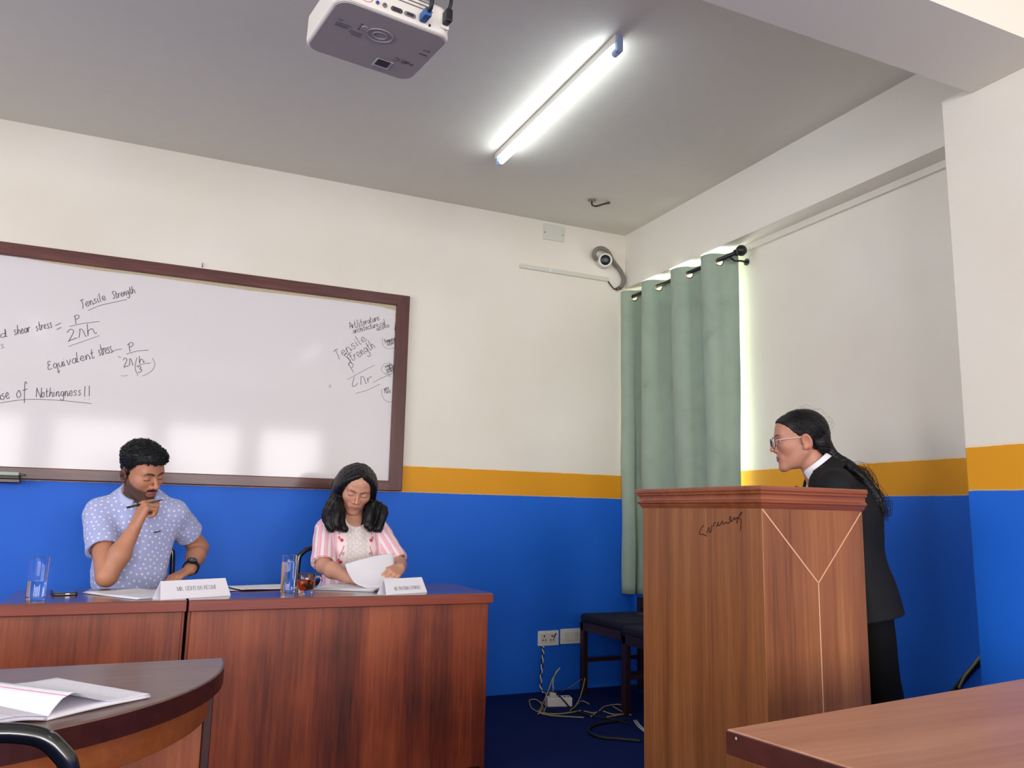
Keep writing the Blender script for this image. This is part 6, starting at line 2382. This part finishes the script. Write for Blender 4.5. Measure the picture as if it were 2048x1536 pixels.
def sp_blazer(P):
    s, l, z = loc3(P)
    d = sp_torso(P, .010)
    # skirt of the jacket flares behind the hips
    sk = rc(P, spt(-.150, .035, -.38), spt(-.205, .050, -.72), .097, .152)
    sk = smin(sk, rc(P, spt(-.150, -.035, -.38), spt(-.205, -.050, -.72), .097, .152), .03)
    d = smin(d, sk, .04)
    for s_, e_, w_ in ((shL3, elL3, wrL3), (shR3, elR3, wrR3)):
        d = smin(d, chain(P, [s_, e_, e_ + (w_ - e_) * F32(.86)], [.056, .049, .042], .02), .022)
    d = d + F32(.003) * wob(P, 30, 2) + F32(.0012) * wob(P, 80, 6)
    # neck and V opening
    d = smax(d, -rc(P, nks + A3(SF * .012) + A3((0, 0, -.01)), nkt + A3(SF * .01), .056, .062), .005)
    v = np.abs(l) - np.clip((z + .420) * .26, 0, .062)
    wedge = np.maximum(np.maximum(v, -.42 - z), -(s + .085))
    d = smax(d, -wedge, .004)
    hem = -.612 - .20 * (s + .33)
    return smax(d, hem - z, .004)


surf_obj('blazer', sp_blazer, (SP0.x - .26, SP0.y - .48, SP0.z - .76), (SP0.x + .50, SP0.y + .26, SP0.z - .06), .0032, M_BLAZ, sbody)
for sg in (1, -1):     # lapels
    vs = []
    o_ = []
    path = [(-.098, .062, -.118), (-.040, .066, -.160), (-.008, .052, -.235), (-.002, .028, -.330), (-.004, .006, -.415)]
    outp = [(-.110, .088, -.140), (-.050, .108, -.185), (-.018, .104, -.245), (-.008, .064, -.335), (-.006, .010, -.420)]
    mb = MB()
    a = [Vector(spt(p[0] + .012, sg * p[1], p[2]).tolist()) for p in path]
    b_ = [Vector(spt(p[0] + .010, sg * p[1], p[2]).tolist()) for p in outp]
    a, b_ = spline(a, 5), spline(b_, 5)
    n = len(a)
    mb.add(a + b_, [(i, i + 1, n + i + 1, n + i) for i in range(n - 1)], smooth=True)
    lp = mb.build('lapel', M_BLAZ, sbody, smooth=True)
    sd = lp.modifiers.new('thickness', 'SOLIDIFY'); sd.thickness = .004; sd.offset = 0


def sp_trou(P):
    d = sell(P, -.195, 0, -.590, (.140, .094, .10))
    for sg in (1, -1):
        d = smin(d, chain(P, [spt(-.200, sg * .08, -.60), kneS[sg], ankS[sg] + A3((0, 0, -.03))], [.080, .066, .060], .03), .03)
    z = P[:, 2]
    d = smax(d, z - F32(SP0.z - .56), .01)
    return smax(d + F32(.003) * wob(P, 36, 1), .035 - z, .004)


surf_obj('trousers', sp_trou, (SP0.x - .05, SP0.y - .45, .01), (SP0.x + .46, SP0.y + .16, SP0.z - .5), .005, plain('black_trousers', S(9, 9, 11), .85, spec=.2), sbody)


def sp_shoes(P):
    d = None
    for sg in (1, -1):
        f_ = ankS[sg] + A3((0, 0, -.045))
        e = rc(P, f_ - A3(SF * .03), f_ + A3(SF * .15) + A3((0, 0, -.010)), .042, .033)
        d = e if d is None else np.minimum(d, e)
    return smax(d, .004 - P[:, 2], .003)


surf_obj('shoes', sp_shoes, (SP0.x - .16, SP0.y - .36, -.01), (SP0.x + .44, SP0.y + .26, .14), .005, M_BLACK, sbody)


def sp_hair(P):
    q = hs.loc(P)
    x, y, z = np.abs(q[:, 0]), q[:, 1], q[:, 2]
    d = ell(q, (0, .022, .030), (.0795, .098, .0925))
    d = smin(d, ell(q, (0, -.018, .046), (.0700, .0745, .0620)), .012)
    d = smin(d, ell(q, (0, .060, -.030), (.058, .055, .060)), .03)
    line = np.interp(y, [-.12, -.082, -.066, -.045, -.025, -.008, .004, .030, .045, .07, .12], [.080, .078, .066, .046, .022, .006, .010, .022, -.030, -.062, -.085])
    d = smax(d, (line - z) * F32(.8), .006)
    d = d * F32(hs.s)
    # low tail gathered at the nape, falling down the back
    tail = [hs.wld((0, .098, -.046)), spt(-.132, .012, -.070), spt(-.172, .022, -.104), spt(-.210, .034, -.148), spt(-.238, .046, -.200), spt(-.252, .056, -.252)]
    tq = [A3(v) for v in spline([Vector(v.tolist()) for v in tail], 4)]
    m = len(tq)
    rad = [float(np.interp(i / (m - 1), [0, .12, .4, .75, 1], [.030, .016, .022, .018, .004])) for i in range(m)]
    d = smin(d, chain(P, tq, rad, .01), .012)
    d = smin(d, lock(P, [A3(v) for v in spline([Vector(v.tolist()) for v in (tail[1], spt(-.185, .045, -.115), spt(-.224, .052, -.160), spt(-.262, .056, -.225), spt(-.272, .056, -.275))], 3)], .012, .004), .008)
    ear = ell(q * A3((1, 1, 1)), (0, .012, -.012), (.2, .024, .036))
    d = smax(d, -np.maximum(ear, .060 - x) * F32(.95), .003)
    return d + F32(.0011) * wob(q * A3((1, .3, 1)), 300, 4)


sh_ = surf_obj('hair', sp_hair, (SP0.x - .16, SP0.y - .32, SP0.z - .34), (SP0.x + .36, SP0.y + .16, SP0.z + .15), .0026, hair_mat('tied_black_hair', S(16, 14, 16), (90, 90, 90), .42), sbody)
mb = MB()
r_ = np.random.default_rng(9)
for k in range(60):
    a0, l0, z0 = -.15 - .06 * r_.random(), .01 + .05 * r_.random(), -.085 - .05 * r_.random()
    u = r_.random()
    p = [spt(a0, l0, z0), spt(a0 - .04, l0 + .02 * u, z0 - .035 + .03 * r_.random()), spt(-.235 - .045 * r_.random(), l0 + .01, -.175 - .05 * r_.random()),
         spt(-.255 - .05 * r_.random(), l0 + .015, -.225 - .05 * r_.random()), spt(-.250 - .05 * r_.random(), l0 + .015, -.262 - .045 * r_.random())]
    q = spline([Vector(v.tolist()) for v in p], 8)
    mb.tube(q, [.0006] * (len(q) - 1) + [.0002], 4)
for k in range(420):                                        # combed strands drawn back over the scalp to the tie
    x0 = r_.uniform(-.078, .078)
    s0 = r_.uniform(0, 1)
    y0 = -.060 + .10 * s0 * abs(x0) / .078
    ctr = A3((0, .022, .030)); rad3 = A3((.0815, .1005, .0950))
    end = A3((x0 * .12, .096, -.046 + .012 * r_.normal()))
    z0 = float(np.interp(y0, [-.12, -.082, -.066, -.045, -.025, -.008, .004, .030, .045], [.096, .094, .086, .080, .066, .056, .056, .055, .010]))
    sgn = A3((x0, y0, z0 + .015 * abs(r_.normal())))
    q = []
    for i in range(9):
        f_ = i / 8
        p = sgn * (1 - f_) + end * f_
        v = (p - ctr) / rad3
        nv = np.linalg.norm(v)
        if f_ < .9: v = v / nv * (1.004 + .004 * r_.random())
        q.append(Vector(hs.wld(ctr + v * rad3).tolist()))
    mb.tube(q, .0009, 4, caps=False)
for k in range(7):
    a = r_.uniform(-.6, 1.2)
    p = [hs.wld((r_.uniform(-.03, .07), .02 + .095 * math.sin(a), .03 + .088 * math.cos(a))), hs.wld((r_.uniform(-.03, .07), .02 + .112 * math.sin(a + .2), .03 + .101 * math.cos(a + .2))),
         hs.wld((r_.uniform(-.03, .07), .02 + .104 * math.sin(a + .45), .03 + .097 * math.cos(a + .45)))]
    mb.tube(spline([Vector(v.tolist()) for v in p], 8), .0003, 4)
tag(mb.build('loose_strands', M_HAIRL, sh_), kind='stuff')
# glasses
M_RIM = plain('dark_rim', S(70, 66, 68), .3, metal=.3)
gl = bpy.data.objects.new('glasses', None); COL.objects.link(gl); gl.parent = sbody; ORG[gl.name] = Vector()


def gp(x, y, z): return Vector(hs.wld((x, y, z)).tolist())


for sx in (-1, 1):
    cx_ = sx * .034
    mb = MB()
    ring = [gp(cx_ + .0245 * math.cos(a), -.1065 + abs(.0245 * math.cos(a) * sx + .034) * .10, -.006 + .0225 * math.sin(a)) for a in np.linspace(0, 2 * math.pi, 40, endpoint=False)]
    mb.tube(ring, .0015, 8, closed=True)
    mb.build('rim', M_RIM, gl)
    mb = MB()
    mb.add(ring, [tuple(range(40))])
    m_ = bpy.data.materials.get('spectacle_lens')
    if m_ is None:
        m_, nt, b = new_mat('spectacle_lens')
        b.inputs['Base Color'].default_value = (.95, .97, 1, 1); b.inputs['Roughness'].default_value = .02
        b.inputs['Alpha'].default_value = .18
    mb.build('lens', m_, gl)
    mb = MB(); mb.tube([gp(sx * .0595, -.100, .003), gp(sx * .072, -.060, .004), gp(sx * .078, -.002, .004), gp(sx * .079, .016, -.006)], .0014, 8)
    mb.build('temple_arm', plain('clear_temple', S(225, 215, 205), .25), gl)
mb = MB(); mb.tube(spline([gp(-.011, -.103, .000), gp(0, -.107, .004), gp(.011, -.103, .000)], 5), .0014, 8)
mb.build('bridge', M_RIM, gl)
mb = MB(); e0 = hs.wld((-.083, .004, -.036)); mb.lathe([(.0022 * math.sin(a), -.0022 * math.cos(a)) for a in np.linspace(.05, 3.09, 8)], 12, Matrix.Translation(Vector(hs.wld((.0785, -.001, -.037)).tolist())), caps=False)
mb.build('ear_stud', M_STEEL, sbody)
